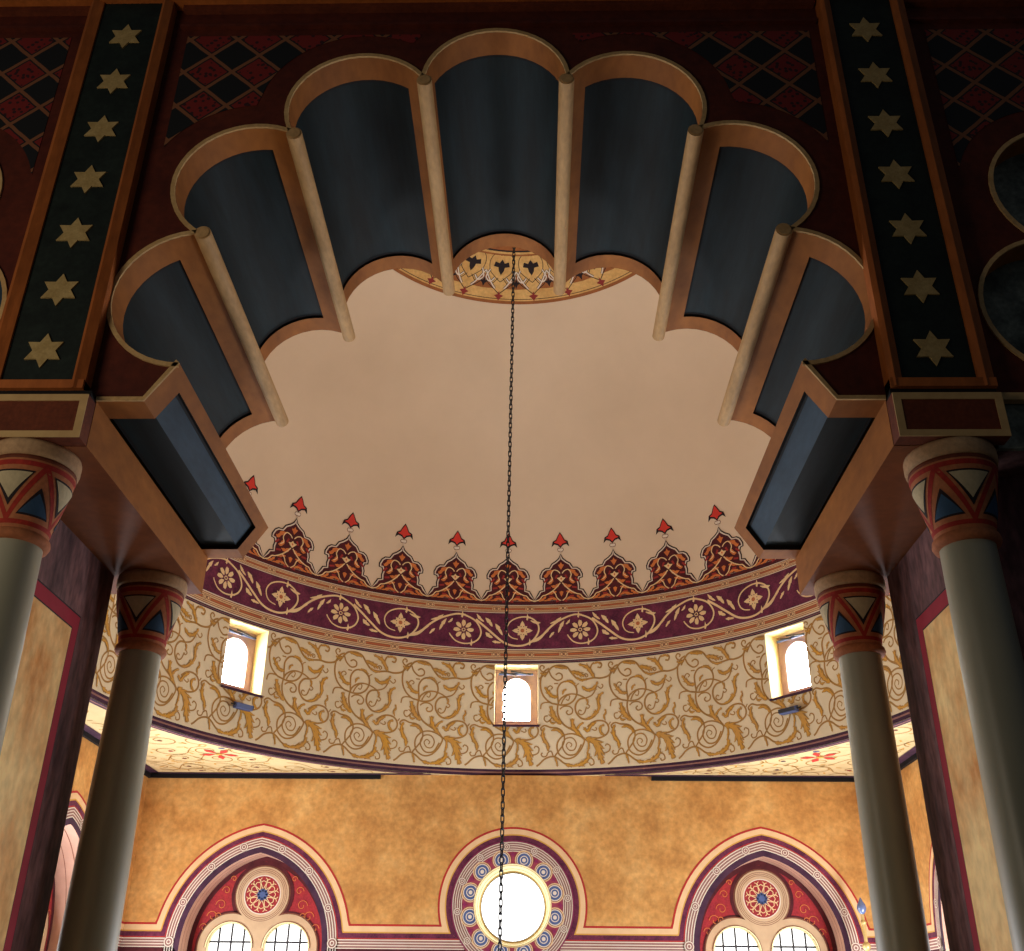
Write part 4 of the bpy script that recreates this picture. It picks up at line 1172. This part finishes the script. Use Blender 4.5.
# ------------------------------------------------------------------ chain
ch = empty('hanging_chain', (-.03, YC, ZD+RD-.02))
tag(ch, 'long steel chain hanging from the crown of the dome to below the frame', 'chain')
lm = MB(); L_, W2 = .047, .019
loop = []
for k in range(20):
    a = 2*PI*k/20; loop.append((W2*math.cos(a), 0, (L_-W2)*(1 if math.sin(a) > 0 else -1)*(1 if abs(math.sin(a)) > 1e-6 else 0)+W2*math.sin(a)))
lm.tube(loop, .0078, 'chain', n=6, closed=True)
link = lm.build('link', ch)
pitch = .074; z0 = 1.55; ztop = ZD+RD-.08
nl = int((ztop-z0)/pitch)
up = MB()
base_v, base_f = lm.v, lm.f
for k in range(nl):
    z = z0+k*pitch; x = -.115+(.085)*(z-2.2)/11.4
    if k < 100:
        o = link if k == 0 else link.copy()
        if k: col.objects.link(o); o.parent = ch
        o.location = (x+.03, 0, z-(ZD+RD-.02)); o.rotation_euler = (0, .0, (k % 2)*PI/2+.5)
    else:
        a = (k % 2)*PI/2+.5; n = len(up.v)
        for vx, vy, vz in base_v: up.v.append((vx*math.cos(a)-vy*math.sin(a)+x+.03, vx*math.sin(a)+vy*math.cos(a), vz+z-(ZD+RD-.02)))
        for f_ in base_f: up.f.append([n+i for i in f_]); up.m.append(up.mi('chain')); up.smooth.append(True)
uo = up.build('upper_links', ch); uo['kind'] = 'stuff'
hk = MB(); hk.lathe([(.0, .02), (.12, .0), (.12, -.02), (.05, -.05), (.02, -.07), (.0, -.08)], 0, 0, 'metal', n=20); hk.build('ceiling_rose', ch)

# ------------------------------------------------------------------ standing torch lamp near the back wall
lx, ly = 5.25, 17.3
lp = empty('torch_lamp', (lx, ly, 0)); tag(lp, 'pale brass torch pole with a blue-grey glass tip before the back wall, at the right', 'lamp')
b = MB(); b.lathe([(.22, 0), (.22, .03), (.12, .08), (.05, .14), (.035, .2)], 0, 0, 'brass', n=24); b.build('base', lp)
b = MB(); b.lathe([(.035, .18), (.03, 1.4), (.028, 2.4), (.026, 3.05), (.022, 3.08)], 0, 0, 'brass', n=16); b.build('pole', lp)
for z, r in ((2.62, .062), (2.95, .042)):
    b = MB(); b.lathe([(r*math.sin(PI*k/10)+.001, z-r*math.cos(PI*k/10)) for k in range(11)], 0, 0, 'brass', n=18); b.build('knob', lp)
b = MB(); b.lathe([(.02, 3.06), (.055, 3.10), (.072, 3.15), (.06, 3.2), (.03, 3.25), (.012, 3.29), (.001, 3.31)], 0, 0, 'crystal', n=20); b.build('glass_tip', lp)

# ------------------------------------------------------------------ floor
f = MB(); f.face([(-9, -6, 0), (9, -6, 0), (9, YB+.8, 0), (-9, YB+.8, 0)], 'floorm')
o = f.build('floor'); tag(o, 'pale stone floor of the hall, below the frame', 'floor', kind='structure')

# ------------------------------------------------------------------ light
def area(name, loc, rot, sx, sy, power, c=(255, 244, 228)):
    l = bpy.data.lights.new(name, 'AREA'); l.shape = 'RECTANGLE'; l.size = sx; l.size_y = sy; l.energy = power
    l.color = lin(c)[:3]
    o = bpy.data.objects.new(name, l); col.objects.link(o); o.location = loc; o.rotation_euler = rot
    return o
# area lamps for daylight before the hall windows, below the frame; near pair's windows are added
for s, X_ in ((-1, XL), (1, XR)):
    for yy in (15.05, 10.6):
        area('window_daylight', (X_-s*.06, yy, 1.3), (0, (PI/2+.3)*s, 0), 1.5, 1.9, 400 if yy > 12 else 110, (240, 246, 255))  # tilted up to lift the dome
for xx in (XWL, XWR):
    area('window_daylight', (xx, YB-.06, 1.35), (-PI/2-.0, 0, 0), 1.9, 1.4, 220, (240, 246, 255))
# unseen fill lamp added on the camera's side to brighten the arcade front
area('aisle_fill', (-4.8, 1.2, 3.2), Vector((-2.0, -3.8, -3.0)).to_track_quat('Z', 'Y').to_euler(), 2.2, 2.2, 75, (255, 236, 210))

wd = bpy.data.worlds.new('world'); sc.world = wd; wd.use_nodes = True
wd.node_tree.nodes['Background'].inputs['Color'].default_value = (.62, .68, .8, 1)
wd.node_tree.nodes['Background'].inputs['Strength'].default_value = .05

# ------------------------------------------------------------------ camera
F_, PT, YW, RL = 1.045839e+03, 4.792365e-01, -2.389346e-02, 1.061595e-02
cp, sp_, cy, sy, cr, sr = math.cos(PT), math.sin(PT), math.cos(YW), math.sin(YW), math.cos(RL), math.sin(RL)
fw = Vector((sy*cp, cy*cp, sp_)); rt = Vector((cy, -sy, 0)); upv = rt.cross(fw)
rt2 = cr*rt+sr*upv; up2 = -sr*rt+cr*upv
cam = bpy.data.cameras.new('camera'); co = bpy.data.objects.new('camera', cam); col.objects.link(co)
mx = Matrix(((rt2.x, up2.x, -fw.x, .259), (rt2.y, up2.y, -fw.y, 0), (rt2.z, up2.z, -fw.z, 1.6), (0, 0, 0, 1)))
co.matrix_world = mx
cam.sensor_width = 36; cam.lens = F_/1024*36; cam.clip_end = 200
sc.camera = co
sc.view_settings.view_transform = 'Standard'; sc.view_settings.look = 'None'
sc.view_settings.exposure = 0.0; sc.view_settings.gamma = 1
sc.view_settings.use_curve_mapping = False
sc.cycles.max_bounces = 8; sc.cycles.diffuse_bounces = 5
sc.cycles.use_denoising = True
